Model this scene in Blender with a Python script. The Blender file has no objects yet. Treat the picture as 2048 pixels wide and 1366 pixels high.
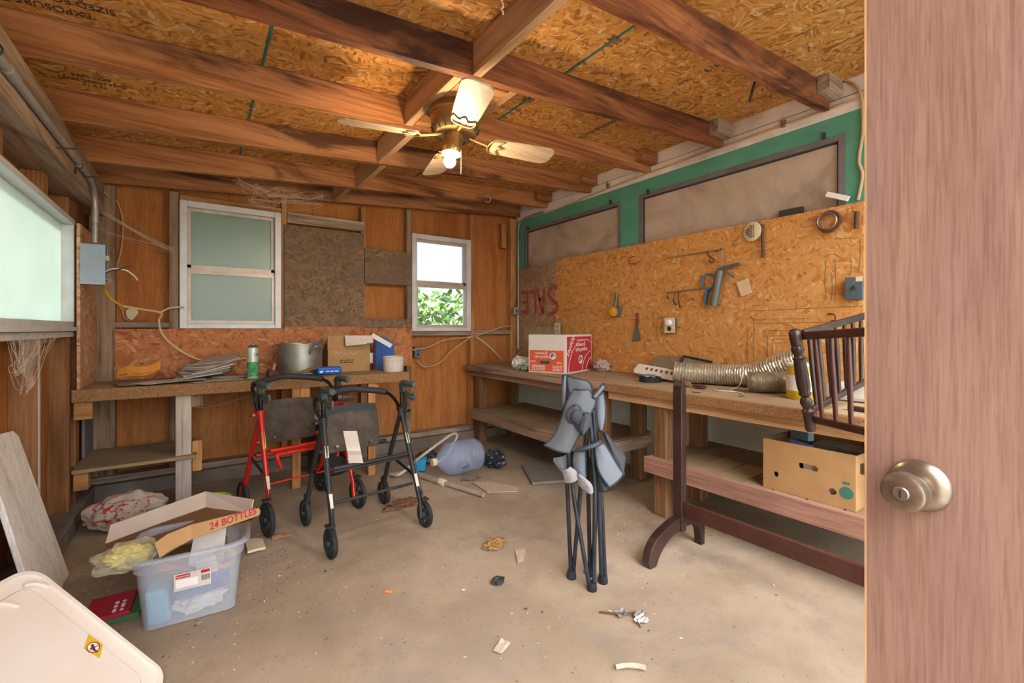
import bpy, bmesh, math, random
from mathutils import Vector, Matrix, noise as mnoise
V = Vector
R = random.Random(7)
S = bpy.context.scene
COL = S.collection
PI = math.pi

# ------------------------------------------------------------------ survey helpers
# camera station of the photograph: level, 1.12 m up, looking 35 degrees to the right of the side walls
CAM_F, CAM_H, CAM_YAW, HORIZON = 900.0, 1.12, math.radians(35.03), 657.0
sn, cs = math.sin(CAM_YAW), math.cos(CAM_YAW)
def ray(u, v):
    r = (u - 1024) / CAM_F
    return V((sn + cs * r, cs - sn * r, -(v - HORIZON) / CAM_F))
def onX(u, v, X): d = ray(u, v); return V((0, 0, CAM_H)) + d * (X / d.x)
def onY(u, v, Y): d = ray(u, v); return V((0, 0, CAM_H)) + d * (Y / d.y)
def onZ(u, v, Z): d = ray(u, v); return V((0, 0, CAM_H)) + d * ((Z - CAM_H) / d.z)
def far(u, v, d): return V((0, 0, CAM_H)) + ray(u, v) * d

# ------------------------------------------------------------------ mesh helpers
def B(): return bmesh.new()
def box(bm, x0, x1, y0, y1, z0, z1):
    vs = [bm.verts.new((x, y, z)) for x in (x0, x1) for y in (y0, y1) for z in (z0, z1)]
    for f in ((0, 1, 3, 2), (4, 6, 7, 5), (0, 4, 5, 1), (2, 3, 7, 6), (0, 2, 6, 4), (1, 5, 7, 3)):
        bm.faces.new([vs[i] for i in f])
    return bm
def obox(bm, c, ax, ay, az, hx, hy, hz):
    c = V(c); ax, ay, az = V(ax).normalized(), V(ay).normalized(), V(az).normalized()
    vs = [bm.verts.new(c + ax * (i * hx) + ay * (j * hy) + az * (k * hz)) for i in (-1, 1) for j in (-1, 1) for k in (-1, 1)]
    for f in ((0, 1, 3, 2), (4, 6, 7, 5), (0, 4, 5, 1), (2, 3, 7, 6), (0, 2, 6, 4), (1, 5, 7, 3)):
        bm.faces.new([vs[i] for i in f])
    return bm
def beam(bm, a, b, w, h, up=(0, 0, 1)):
    a, b = V(a), V(b); d = (b - a); L = d.length; d.normalize()
    s = d.cross(V(up)); s = s.normalized() if s.length > 1e-5 else V((1, 0, 0)); t = s.cross(d)
    return obox(bm, (a + b) / 2, d, s, t, L / 2, w / 2, h / 2)
def prism(bm, poly, ext):
    ext = V(ext); a = [bm.verts.new(V(p)) for p in poly]; b = [bm.verts.new(V(p) + ext) for p in poly]
    n = len(a)
    bm.faces.new(a[::-1]); bm.faces.new(b)
    for i in range(n): bm.faces.new((a[i], a[(i + 1) % n], b[(i + 1) % n], b[i]))
    return bm
def tube(bm, pts, r, seg=10, closed=False, cap=True):
    pts = [V(p) for p in pts]; n = len(pts); rings = []; pn = None
    for i, p in enumerate(pts):
        if closed: t = pts[(i + 1) % n] - pts[i - 1]
        else: t = pts[min(i + 1, n - 1)] - pts[max(i - 1, 0)]
        if t.length < 1e-9: t = V((0, 0, 1))
        t.normalize()
        if pn is None:
            pn = t.cross(V((0, 0, 1)))
            if pn.length < .05: pn = t.cross(V((0, 1, 0)))
            pn.normalize()
        else:
            q = pn - t * pn.dot(t)
            if q.length > 1e-6: pn = q.normalized()
        bn = t.cross(pn); rr = r[i] if isinstance(r, (list, tuple)) else r
        rings.append([bm.verts.new(p + pn * (rr * math.cos(2 * PI * k / seg)) + bn * (rr * math.sin(2 * PI * k / seg))) for k in range(seg)])
    for i in range(n if closed else n - 1):
        a, b = rings[i], rings[(i + 1) % n]
        for k in range(seg): bm.faces.new((a[k], a[(k + 1) % seg], b[(k + 1) % seg], b[k]))
    if cap and not closed: bm.faces.new(rings[0][::-1]); bm.faces.new(rings[-1])
    return bm
def curve(ctrl, n=8, closed=False):
    ctrl = [V(p) for p in ctrl]; m = len(ctrl); out = []
    for i in range(m if closed else m - 1):
        g = (lambda j: ctrl[j % m]) if closed else (lambda j: ctrl[max(0, min(m - 1, j))])
        p0, p1, p2, p3 = g(i - 1), g(i), g(i + 1), g(i + 2)
        for k in range(n):
            t = k / n
            out.append(.5 * ((2 * p1) + (p2 - p0) * t + (2 * p0 - 5 * p1 + 4 * p2 - p3) * t * t + (3 * p1 - p0 - 3 * p2 + p3) * t ** 3))
    if not closed: out.append(ctrl[-1])
    return out
def frame_of(axis):
    a = V(axis).normalized(); x = a.orthogonal().normalized(); return x, a.cross(x), a
def lathe(bm, prof, o=(0, 0, 0), axis=(0, 0, 1), seg=24, arc=2 * PI):
    o = V(o); x, y, a = frame_of(axis); full = abs(arc - 2 * PI) < 1e-6; ns = seg if full else seg + 1; rings = []
    for r, z in prof:
        if r < 1e-6: rings.append([bm.verts.new(o + a * z)]); continue
        rings.append([bm.verts.new(o + a * z + x * (r * math.cos(arc * k / seg)) + y * (r * math.sin(arc * k / seg))) for k in range(ns)])
    for p, q in zip(rings, rings[1:]):
        for k in range(seg):
            k2 = (k + 1) % ns
            f = [p[k % len(p)], p[k2 % len(p)], q[k2 % len(q)], q[k % len(q)]]
            f = [w for i, w in enumerate(f) if w not in f[:i]]
            if len(f) > 2:
                try: bm.faces.new(f)
                except ValueError: pass
    return bm
def ball(bm, c, r, sc=(1, 1, 1), rough=0, sub=3, seed=0):
    g = bmesh.ops.create_icosphere(bm, subdivisions=sub, radius=1)
    for w in g['verts']:
        k = 1 + rough * mnoise.noise(w.co * 2.1 + V((seed, seed * 1.7, 0))) + rough * .6 * mnoise.noise(w.co * 5.3 + V((0, seed, seed)))
        w.co = V(c) + V((w.co.x * sc[0], w.co.y * sc[1], w.co.z * sc[2])) * (r * k)
    return bm
def sheet(bm, grid, th=0.0):
    """grid of points -> surface (thickened along its own normals)"""
    rows, cols = len(grid), len(grid[0]); g = [[V(p) for p in row] for row in grid]
    def nrm(i, j):
        a = g[min(i + 1, rows - 1)][j] - g[max(i - 1, 0)][j]; b = g[i][min(j + 1, cols - 1)] - g[i][max(j - 1, 0)]
        n = a.cross(b); return n.normalized() if n.length > 1e-9 else V((0, 0, 1))
    top = [[bm.verts.new(g[i][j] + nrm(i, j) * (th / 2)) for j in range(cols)] for i in range(rows)]
    for i in range(rows - 1):
        for j in range(cols - 1): bm.faces.new((top[i][j], top[i + 1][j], top[i + 1][j + 1], top[i][j + 1]))
    if th:
        bot = [[bm.verts.new(g[i][j] - nrm(i, j) * (th / 2)) for j in range(cols)] for i in range(rows)]
        for i in range(rows - 1):
            for j in range(cols - 1): bm.faces.new((bot[i][j], bot[i][j + 1], bot[i + 1][j + 1], bot[i + 1][j]))
        edge = [(0, j) for j in range(cols)] + [(i, cols - 1) for i in range(1, rows)] + [(rows - 1, j) for j in range(cols - 2, -1, -1)] + [(i, 0) for i in range(rows - 2, 0, -1)]
        for (a, b), (c, d) in zip(edge, edge[1:] + edge[:1]): bm.faces.new((top[a][b], top[c][d], bot[c][d], bot[a][b]))
    return bm
def quad(p00, p01, p10, p11, n=6, m=6, bulge=0, wob=0, seed=0):
    """bilinear grid between four corners with a bulge along the normal and some wobble"""
    a, b, c, d = V(p00), V(p01), V(p10), V(p11); nn = (b - a).cross(c - a); nn.normalize(); out = []
    for i in range(n + 1):
        row = []
        for j in range(m + 1):
            s, t = i / n, j / m
            p = a * (1 - s) * (1 - t) + b * (1 - s) * t + c * s * (1 - t) + d * s * t
            p = p + nn * (bulge * math.sin(PI * s) * math.sin(PI * t) + wob * mnoise.noise(V((s * 3.1 + seed, t * 3.1, seed * .7))))
            row.append(p)
        out.append(row)
    return out

# ------------------------------------------------------------------ object helpers
def obj(name, bm, mat, parent=None, smooth=False, bev=0, sub=0):
    me = bpy.data.meshes.new(name)
    bmesh.ops.recalc_face_normals(bm, faces=bm.faces[:])
    off = None
    if parent is not None:
        r = parent
        while r.parent: r = r.parent
        off = V(r.location) if not r.get('_local') else None
    elif not bm_is_fixed(name):
        xs = [w.co for w in bm.verts]
        off = V(((min(p.x for p in xs) + max(p.x for p in xs)) / 2, (min(p.y for p in xs) + max(p.y for p in xs)) / 2, min(p.z for p in xs)))
    if off is not None:
        for w in bm.verts: w.co -= off
    bm.to_mesh(me); bm.free()
    if smooth:
        for p in me.polygons: p.use_smooth = True
    for m in (mat if isinstance(mat, (list, tuple)) else [mat]): me.materials.append(m)
    o = bpy.data.objects.new(name, me); COL.objects.link(o)
    if parent is not None: o.parent = parent
    elif off is not None: o.location = off
    if bev:
        b = o.modifiers.new('bevel', 'BEVEL'); b.width = bev; b.segments = 2; b.limit_method = 'ANGLE'; b.angle_limit = math.radians(40)
    if sub:
        b = o.modifiers.new('smooth', 'SUBSURF'); b.levels = sub; b.render_levels = sub
    if smooth and not sub:
        try: me.set_sharp_from_angle(angle=math.radians(42))
        except Exception: pass
    return o
FIXED = ('wall_', 'floor', 'ceiling', 'window_', 'door_', 'trim_', 'baseboard_')
def bm_is_fixed(n): return n.startswith(FIXED)
def tag(o, label, cat, group=None):
    o['label'] = label; o['category'] = cat
    if group: o['group'] = group
    return o
def thing(name, label, cat, loc=(0, 0, 0), group=None, local=False, rz=0):
    o = bpy.data.objects.new(name, None); COL.objects.link(o); o.location = V(loc); o.empty_display_size = .05
    if local: o['_local'] = 1; o.rotation_euler = (0, 0, rz)
    return tag(o, label, cat, group)
def single(name, bm, mat, label, cat, group=None, **k): return tag(obj(name, bm, mat, None, **k), label, cat, group)
def struct(name, bm, mat, parent=None, **k):
    o = obj(name, bm, mat, parent, **k)
    if parent is None: o['kind'] = 'structure'
    return o
def stuff(name, bm, mat, label, cat, **k):
    o = obj(name, bm, mat, None, **k); o['kind'] = 'stuff'; o['label'] = label; o['category'] = cat; return o
def dup(root, loc, rz, label=None, group=None):
    r = root.copy(); COL.objects.link(r); r.location = V(loc); r.rotation_euler = (0, 0, rz)
    if label: r['label'] = label
    if group: r['group'] = group
    for ch in root.children:
        c = ch.copy(); COL.objects.link(c); c.parent = r
        for g in ch.children:
            d = g.copy(); COL.objects.link(d); d.parent = c
    return r
def lettering(s, size, o, right, up, mat, parent, name='lettering', th=.0006, sx=1.0, align='CENTER', bold=0):
    cu = bpy.data.curves.new('t', 'FONT'); cu.body = s; cu.size = size; cu.align_x = align; cu.align_y = 'CENTER'; cu.extrude = th; cu.offset = bold; cu.resolution_u = 3
    t = bpy.data.objects.new('t', cu); COL.objects.link(t)
    dg = bpy.context.evaluated_depsgraph_get(); me = bpy.data.meshes.new_from_object(t.evaluated_get(dg))
    bpy.data.objects.remove(t); bpy.data.curves.remove(cu)
    bm = B(); bm.from_mesh(me); bpy.data.meshes.remove(me)
    x, y = V(right).normalized(), V(up).normalized(); z = x.cross(y); o = V(o)
    for w in bm.verts: w.co = o + x * (w.co.x * sx) + y * w.co.y + z * w.co.z
    return obj(name, bm, mat, parent)

def dashes(c, right, up, width, lh, n, mat, parent, name='small_print', seed=1):
    q = random.Random(seed); x, y = V(right).normalized(), V(up).normalized(); z = x.cross(y); bm = B()
    for k in range(n):
        a = -width / 2; o = V(c) - y * (lh * (k - (n - 1) / 2))
        while a < width / 2 - lh * .4:
            w = min(q.uniform(.6, 2.2) * lh, width / 2 - a); obox(bm, o + x * (a + w / 2), x, y, z, w / 2, lh * .26, .0004); a += w + lh * .45
    return obj(name, bm, mat, parent)

# ------------------------------------------------------------------ materials
def lin(h):
    h = h.lstrip('#'); v = [int(h[i:i + 2], 16) / 255 for i in (0, 2, 4)]
    return tuple(((c / 12.92) if c <= .04045 else ((c + .055) / 1.055) ** 2.4) for c in v) + (1,)
class Mt:
    def __init__(s, name, rough=.7, metal=0, spec=.3):
        s.m = bpy.data.materials.new(name); s.m.use_nodes = True; s.t = s.m.node_tree; s.b = s.t.nodes['Principled BSDF']
        s.b.inputs['Roughness'].default_value = rough; s.b.inputs['Metallic'].default_value = metal; s.b.inputs['Specular IOR Level'].default_value = spec
        s.tc = None
    def n(s, ty, **k):
        o = s.t.nodes.new(ty)
        for a, v in k.items(): setattr(o, a, v)
        return o
    def l(s, a, b): s.t.links.new(a, b)
    def co(s, scale=(1, 1, 1), rot=(0, 0, 0), rnd=True):
        if s.tc is None: s.tc = s.n('ShaderNodeTexCoord'); s.oi = s.n('ShaderNodeObjectInfo')
        mp = s.n('ShaderNodeMapping'); mp.inputs['Scale'].default_value = scale; mp.inputs['Rotation'].default_value = rot
        s.l(s.tc.outputs['Object'], mp.inputs['Vector'])
        if rnd:
            ml = s.n('ShaderNodeMath', operation='MULTIPLY'); ml.inputs[1].default_value = 37.0; s.l(s.oi.outputs['Random'], ml.inputs[0]); s.l(ml.outputs[0], mp.inputs['Location'])
        return mp.outputs[0]
    def noise(s, vec, scale=5, detail=4, rough=.55, dist=0):
        o = s.n('ShaderNodeTexNoise'); o.inputs['Scale'].default_value = scale; o.inputs['Detail'].default_value = detail
        o.inputs['Roughness'].default_value = rough; o.inputs['Distortion'].default_value = dist; s.l(vec, o.inputs['Vector']); return o
    def ramp(s, fac, stops, interp='LINEAR'):
        o = s.n('ShaderNodeValToRGB'); o.color_ramp.interpolation = interp; e = o.color_ramp.elements
        while len(e) < len(stops): e.new(.5)
        for el, (p, c) in zip(e, stops): el.position = p; el.color = lin(c) if isinstance(c, str) else (c, c, c, 1)
        s.l(fac, o.inputs[0]); return o.outputs[0]
    def mix(s, fac, a, b, mode='MIX'):
        o = s.n('ShaderNodeMix', data_type='RGBA', blend_type=mode)
        for sock, val in ((o.inputs[0], fac), (o.inputs[6], a), (o.inputs[7], b)):
            if isinstance(val, str): sock.default_value = lin(val)
            elif isinstance(val, (int, float)): sock.default_value = val
            else: s.l(val, sock)
        return o.outputs[2]
    def bump(s, h, st=.2, d=.01):
        o = s.n('ShaderNodeBump'); o.inputs['Strength'].default_value = st; o.inputs['Distance'].default_value = d; s.l(h, o.inputs['Height']); s.l(o.outputs[0], s.b.inputs['Normal'])
    def out(s, c):
        if isinstance(c, str): s.b.inputs['Base Color'].default_value = lin(c)
        else: s.l(c, s.b.inputs['Base Color'])
        return s.m
def plain(name, c, rough=.6, metal=0, var=.12, scale=9, spec=.3, dust=None, dusta=.35):
    s = Mt(name, rough, metal, spec)
    if not var and not dust: return s.out(c)
    v = s.co(); nz = s.noise(v, scale, 5, .6)
    col = s.mix(s.ramp(nz.outputs[0], [(.35, 1 - var), (.65, 1.0)]), '#000000', c) if var else c
    if dust:
        g = s.noise(v, scale * .6, 6, .7); col = s.mix(s.ramp(g.outputs[0], [(.45, 0.0), (.75, dusta)]), col, dust)
    return s.out(col)
def wood(name, c1, c2, c3=None, axis='X', rough=.75, fine=60, long_=1.6, stain=None, sa=.85, sth=(.52, .66), sscale=1.0):
    s = Mt(name, rough); i = 'XYZ'.index(axis)
    sc = [fine] * 3; sc[i] = long_; v = s.co(tuple(sc)); lo = [7.0] * 3; lo[i] = .8; w = s.co(tuple(lo))
    a = s.noise(v, 1, 4, .65, .4); b = s.noise(w, 1, 4, .5, 1.2)
    m = s.n('ShaderNodeMath', operation='MULTIPLY_ADD'); m.inputs[1].default_value = .5; s.l(a.outputs[0], m.inputs[0])
    m2 = s.n('ShaderNodeMath', operation='MULTIPLY'); m2.inputs[1].default_value = .5; s.l(b.outputs[0], m2.inputs[0]); s.l(m2.outputs[0], m.inputs[2])
    col = s.ramp(m.outputs[0], [(.38, c1), (.5, c2), (.62, c3 or c2)]); gr = s.noise(v, 2.6, 3, .7, .2); col = s.mix(.6, col, s.ramp(gr.outputs[0], [(.36, .62), (.54, 1.0)]), 'MULTIPLY')
    hs = s.n('ShaderNodeHueSaturation'); mr = s.n('ShaderNodeMapRange'); mr.inputs[3].default_value = .82; mr.inputs[4].default_value = 1.12
    s.l(s.oi.outputs['Random'], mr.inputs[0]); s.l(mr.outputs[0], hs.inputs['Value']); s.l(col, hs.inputs['Color']); col = hs.outputs[0]
    if stain:
        q = [5.0 * sscale] * 3; q[i] = 1.1 * sscale; u = s.co(tuple(q)); k = s.noise(u, 1, 5, .6, 1.0)
        col = s.mix(s.ramp(k.outputs[0], [(sth[0], 0.0), (sth[1], sa)]), col, stain)
    s.bump(a.outputs[0], .12, .004); return s.out(col)
def osb(name, cols, size=1.0, rough=.8, dirt=None, da=.8, dth=(.45, .62), dsc=1.2):
    s = Mt(name, rough); v0 = s.co((1, 1, 1)); fl = s.noise(v0, 3.2 / size, 2, .5)
    def chips(st):
        mp = s.n('ShaderNodeMapping'); mp.inputs['Scale'].default_value = st
        va = s.n('ShaderNodeVectorMath', operation='MULTIPLY_ADD'); va.inputs[1].default_value = (.3, .3, .3); s.l(fl.outputs['Color'], va.inputs[0]); s.l(v0, va.inputs[2])
        s.l(va.outputs[0], mp.inputs[0]); vo = s.n('ShaderNodeTexVoronoi'); vo.inputs['Scale'].default_value = 1 / size; vo.inputs['Randomness'].default_value = 1
        s.l(mp.outputs[0], vo.inputs['Vector']); sp = s.n('ShaderNodeSeparateColor'); s.l(vo.outputs['Color'], sp.inputs[0]); return sp.outputs[0], vo.outputs['Distance']
    a, da_ = chips((9, 52, 30)); b, db_ = chips((52, 10, 40))
    k = s.noise(v0, 13 / size, 2, .5); msk = s.ramp(k.outputs[0], [(.47, 0.0), (.53, 1.0)])
    f = s.n('ShaderNodeMix'); s.l(msk, f.inputs[0]); s.l(a, f.inputs[2]); s.l(b, f.inputs[3])
    n = len(cols); col = s.ramp(f.outputs[0], [(i / (n - 1), c) for i, c in enumerate(cols)])
    g = s.noise(v0, 140, 3, .7); col = s.mix(.35, col, s.ramp(g.outputs[0], [(.3, .55), (.7, 1.0)]), 'MULTIPLY')
    if dirt:
        d = s.noise(v0, dsc, 6, .65, .6); col = s.mix(s.ramp(d.outputs[0], [(dth[0], 0.0), (dth[1], da)]), col, dirt)
    s.bump(f.outputs[0], .1, .004); return s.out(col)
def glassy(name, tint, alpha_rough=.35, trans=.6, diff=.5, noise=0):
    """frosted pane: translucent + diffuse"""
    s = Mt(name, .4); t = s.n('ShaderNodeBsdfTranslucent'); d = s.n('ShaderNodeBsdfDiffuse'); g = s.n('ShaderNodeBsdfGlossy'); g.inputs['Roughness'].default_value = .3
    v = s.co(rnd=False); nz = s.noise(v, 3, 5, .6); c = s.mix(s.ramp(nz.outputs[0], [(.35, .9), (.65, 1.0)]), '#8a9a8c', tint)
    s.l(c, t.inputs[0]); s.l(c, d.inputs[0]); mx = s.n('ShaderNodeMixShader'); mx.inputs[0].default_value = diff; s.l(t.outputs[0], mx.inputs[1]); s.l(d.outputs[0], mx.inputs[2])
    m2 = s.n('ShaderNodeMixShader'); m2.inputs[0].default_value = .06; s.l(mx.outputs[0], m2.inputs[1]); s.l(g.outputs[0], m2.inputs[2])
    s.l(m2.outputs[0], s.t.nodes['Material Output'].inputs[0]); return s.m
def clearish(name, tint, mixv=.5, rough=.15):
    """thin clear plastic or glass: partly transparent, partly diffuse and glossy"""
    s = Mt(name, rough); tr = s.n('ShaderNodeBsdfTransparent'); tr.inputs[0].default_value = (1, 1, 1, 1); s.b.inputs['Base Color'].default_value = lin(tint)
    mx = s.n('ShaderNodeMixShader'); mx.inputs[0].default_value = mixv; s.l(tr.outputs[0], mx.inputs[1]); s.l(s.b.outputs[0], mx.inputs[2]); s.l(mx.outputs[0], s.t.nodes['Material Output'].inputs[0]); return s.m
def emit(name, c, st):
    s = Mt(name); s.b.inputs['Base Color'].default_value = lin(c); s.b.inputs['Emission Color'].default_value = lin(c); s.b.inputs['Emission Strength'].default_value = st; return s.m

# ------------------------------------------------------------------ palette
M = {}
M['rafter'] = wood('rafter_lumber', '#7c4c2b', '#a66f43', '#b8835a', 'X', stain='#3a1f16', sa=.85, sth=(.53, .66))
M['rafter_dark'] = wood('rafter_lumber_dark', '#6a3a20', '#8e5634', '#a06a44', 'X', stain='#2a1612', sa=.9, sth=(.47, .62))
M['lumberY'] = wood('lumber_lengthwise', '#a57a50', '#c29a70', '#ceaa84', 'Y')
M['lumberZ'] = wood('lumber_upright', '#93602f', '#bb8550', '#cb9a68', 'Z', stain='#6a4224', sa=.5)
M['lumberX'] = wood('lumber_crosswise', '#93602f', '#bb8550', '#cb9a68', 'X', stain='#6a4224', sa=.5)
M['stud_old'] = wood('old_wall_stud', '#6e4526', '#90623a', '#a2764c', 'Z', stain='#553218', sa=.65, sth=(.48, .64))
M['paleZ'] = wood('pale_leg_board', '#a39686', '#bfb3a4', '#cdc3b6', 'Z', stain='#85766a', sa=.4)
M['greyZ'] = wood('weathered_upright', '#6e5744', '#947a62', '#a58d76', 'Z', stain='#43352c', sa=.6)
M['greyX'] = wood('weathered_crosswise', '#7d6858', '#a8937f', '#c0b0a0', 'X', stain='#5a4a3e', sa=.6)
M['greyY'] = wood('weathered_lengthwise', '#77604e', '#9a826c', '#b09a86', 'Y', stain='#4a3a30', sa=.7)
M['ply'] = wood('plywood_sheathing', '#a5652f', '#b8763c', '#c0824a', 'Z', fine=90, long_=6, stain='#8e4c20', sa=.5, sth=(.5, .75), sscale=.5)
M['ply_dark'] = wood('plywood_old', '#7c4a26', '#96603a', '#a06c46', 'Z', fine=90, long_=6, stain='#4a2a1a', sa=.7, sth=(.5, .75), sscale=.6)
M['osb_roof'] = osb('roof_sheathing_chips', ['#86552a', '#b07634', '#cb934c', '#b47c3c', '#d8b07a'], .72, dirt='#94683a', da=.45, dth=(.5, .75))
M['osb_board'] = osb('tool_board_chips', ['#b47636', '#c68a48', '#d0985a', '#c68c4c', '#dcae74'], .8)
M['osb_lower'] = osb('splashback_chips', ['#9a5a34', '#b87448', '#c68657', '#b06c40', '#d09a6c'], .9, dirt='#6e4a36', da=.6, dth=(.5, .7))
M['osb_dark'] = osb('sooty_chips', ['#66503e', '#80694f', '#907660', '#725b46', '#a08060'], .9, dirt='#705c4c', da=.8, dth=(.42, .62))
M['osb_sale'] = osb('old_board_chips', ['#8a6a50', '#a8866a', '#b89878', '#977558', '#c0a284'], .9, dirt='#7c6452', da=.7, dth=(.45, .65))
M['osb_pale'] = osb('pale_board_chips', ['#a87450', '#c99470', '#d8ac8c', '#b88460', '#e0bc9e'], .9)
def floor_mat():
    s = Mt('dusty_concrete', .85, 0, .2); v = s.co(rnd=False)
    a = s.noise(v, 1.1, 6, .6, .3); b = s.noise(v, 6, 6, .7); c = s.noise(v, 55, 4, .7)
    col = s.ramp(a.outputs[0], [(.36, '#8c7d6a'), (.5, '#a08f7b'), (.64, '#ad9e8c')])
    col = s.mix(s.ramp(b.outputs[0], [(.5, 0.0), (.72, .4)]), col, '#786a58')
    d = s.noise(v, 2.3, 7, .72, .8); col = s.mix(s.ramp(d.outputs[0], [(.52, 0.0), (.66, .55)]), col, '#857a74'); col = s.mix(s.ramp(c.outputs[0], [(.6, 0.0), (.7, .6)]), col, '#645545')
    cr = s.n('ShaderNodeTexVoronoi', feature='DISTANCE_TO_EDGE'); cr.inputs['Scale'].default_value = .45; s.l(s.noise(v, 2, 3).outputs['Color'], cr.inputs['Vector'])
    s.bump(b.outputs[0], .15, .01); return s.out(col)
M['floor'] = floor_mat()
M['curb'] = plain('grey_curb_concrete', '#857a70', .9, var=.35, scale=6, dust='#5e564e', dusta=.6)
M['green'] = plain('green_paint', '#559a84', .55, var=.12, scale=5, dust='#7cb4a0', dusta=.3)
M['whiteboard'] = plain('old_white_paint', '#e8e0da', .6, var=.14, scale=8, dust='#a89684', dusta=.4)
M['siding'] = plain('pale_siding_paint', '#e6f2ea', .6, var=.06, scale=6, dust='#c4d0c4', dusta=.4)
def plaster():
    s = Mt('stained_panel', .85); v = s.co(rnd=False); a = s.noise(v, 2.2, 6, .62, .5); w = s.noise(s.co((3, .6, 7), rnd=False), 1, 4, .6)
    col = s.ramp(a.outputs[0], [(.3, '#8c7a6a'), (.5, '#b3a190'), (.68, '#c2b2a4')]); col = s.mix(s.ramp(w.outputs[0], [(.5, 0.0), (.7, .45)]), col, '#8a7666')
    g = s.noise(s.co((1, 60, 60), rnd=False), 4, 2); col = s.mix(.25, col, s.ramp(g.outputs[0], [(.3, .7), (.7, 1.0)]), 'MULTIPLY'); return s.out(col)
M['plaster'] = plaster()
M['frame_grey'] = plain('grey_frame_paint', '#6f6b6c', .6, var=.2, dust='#938a84')
M['frame_dark'] = plain('dark_gasket', '#3a3c44', .5)
M['alu'] = plain('dusty_aluminium', '#c4b8ae', .45, .35, var=.2, dust='#9c8672', dusta=.6)
M['alu_white'] = plain('white_window_frame', '#d5d8dc', .4, .1, var=.12, dust='#b09c8a', dusta=.4)
M['pane_left'] = glassy('frosted_pane_left', '#c8d4ce', diff=.5)
M['pane_green'] = glassy('green_lit_pane', '#9cb0a2', diff=.5)  # green light from the vegetation outside is put into the pane tint
M['pane_white'] = clearish('frosted_pane_white', '#d4dae4', .55, .4)
M['conduit'] = plain('galvanised_conduit', '#a9a6a2', .45, .5, var=.2)
M['door'] = wood('door_veneer', '#96725f', '#a07e6c', '#a88674', 'Z', fine=90, long_=4, rough=.5, stain='#8c7078', sa=.35, sth=(.5, .7), sscale=.8)
M['teal'] = plain('teal_seam', '#1f6a66', .7)
M['white'] = plain('white_paint', '#e4e2de', .5, var=.06)
M['steel'] = plain('steel', '#a8a8a8', .35, .9, var=.15)
M['rust'] = plain('rusty_steel', '#6a4a3a', .7, .4, var=.3)
M['black'] = plain('black_plastic', '#2a2c2c', .45, var=.15, dust='#6a6258', dusta=.2)
M['nail'] = plain('nail_steel', '#4a4440', .5, .6)
M['brick'] = plain('ochre_stain', '#8a5a30', .9)

# ------------------------------------------------------------------ camera and light
cam = bpy.data.cameras.new('camera'); cam.sensor_fit = 'HORIZONTAL'; cam.sensor_width = 36; cam.lens = 36 * CAM_F / 2048
cam.shift_y = -(683 - HORIZON) / 2048; cam.clip_start = .02; cam.clip_end = 200
co = bpy.data.objects.new('camera', cam); COL.objects.link(co); co.location = (0, 0, CAM_H); co.rotation_euler = (PI / 2, 0, -CAM_YAW); S.camera = co
w = bpy.data.worlds.new('daylight'); S.world = w; w.use_nodes = True; nt = w.node_tree; bg = nt.nodes['Background']
sky = nt.nodes.new('ShaderNodeTexSky'); sky.sky_type = 'NISHITA'; sky.sun_disc = False; sky.sun_elevation = math.radians(50); sky.sun_rotation = math.radians(200); sky.air_density = 1.2; sky.dust_density = 3
hs = nt.nodes.new('ShaderNodeHueSaturation'); hs.inputs['Saturation'].default_value = .35; nt.links.new(sky.outputs[0], hs.inputs['Color']); nt.links.new(hs.outputs[0], bg.inputs[0]); bg.inputs[1].default_value = .28
S.view_settings.view_transform = 'Standard'; S.view_settings.look = 'None'; S.view_settings.gamma = 1; S.view_settings.exposure = 1.6
S.cycles.max_bounces = 10; S.cycles.diffuse_bounces = 6; S.cycles.transparent_max_bounces = 12; S.cycles.caustics_reflective = False; S.cycles.caustics_refractive = False; S.cycles.sample_clamp_indirect = 6

# ------------------------------------------------------------------ setting
XL, XR, YB = -.58, 2.9, 4.02
def zr(x): return 2.33 + .0756 * (x - 2.9)          # underside of the rafters
struct('floor', box(B(), -.72, 3.05, -.55, 4.2, -.12, 0), M['floor'])
M['bounce_ground'] = plain('pale_bounce_ground', '#b4aca0', .95, var=.2)  # unseen ground outside, made pale so it bounces daylight into the room
g = struct('ground', box(B(), -14, 14, -14, 14, -.4, -.12), M['bounce_ground']); 
# roof deck: sloped sheet with the two teal seams
def slab(bm, x0, x1, y0, y1, dz, th):
    vs = [bm.verts.new((x, y, zr(x) + dz + t)) for x in (x0, x1) for y in (y0, y1) for t in (0, th)]
    for f in ((0, 1, 3, 2), (4, 6, 7, 5), (0, 4, 5, 1), (2, 3, 7, 6), (0, 2, 6, 4), (1, 5, 7, 3)): bm.faces.new([vs[i] for i in f])
    return bm
ceil = struct('ceiling', slab(B(), -.85, 2.99, -.15, 4.14, .142, .014), M['osb_roof'])
for k, x in enumerate((.235, 1.47)):
    struct('trim_%d' % (k + 1), slab(B(), x - .005, x + .005, -.1, 4.0, .138, .0045), M['teal'])
CL = [(.235, 1.86, 'H-shaped metal clip on the left teal ceiling seam'), (1.47, 1.33, 'H-shaped metal clip on the right teal ceiling seam nearest the door'), (1.47, 1.95, 'H-shaped metal clip on the right teal ceiling seam beside the fan')]
for x, y, lb in CL:
    bm = B(); z = zr(x) + .136
    for dy in (-.012, .012): box(bm, x - .03, x + .03, y + dy - .003, y + dy + .003, z - .003, z + .002)
    box(bm, x - .012, x + .012, y - .012, y + .012, z - .002, z + .002)
    single('sheathing_clip', bm, M['steel'], lb, 'clip', 'metal clips along the ceiling seams')
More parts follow.
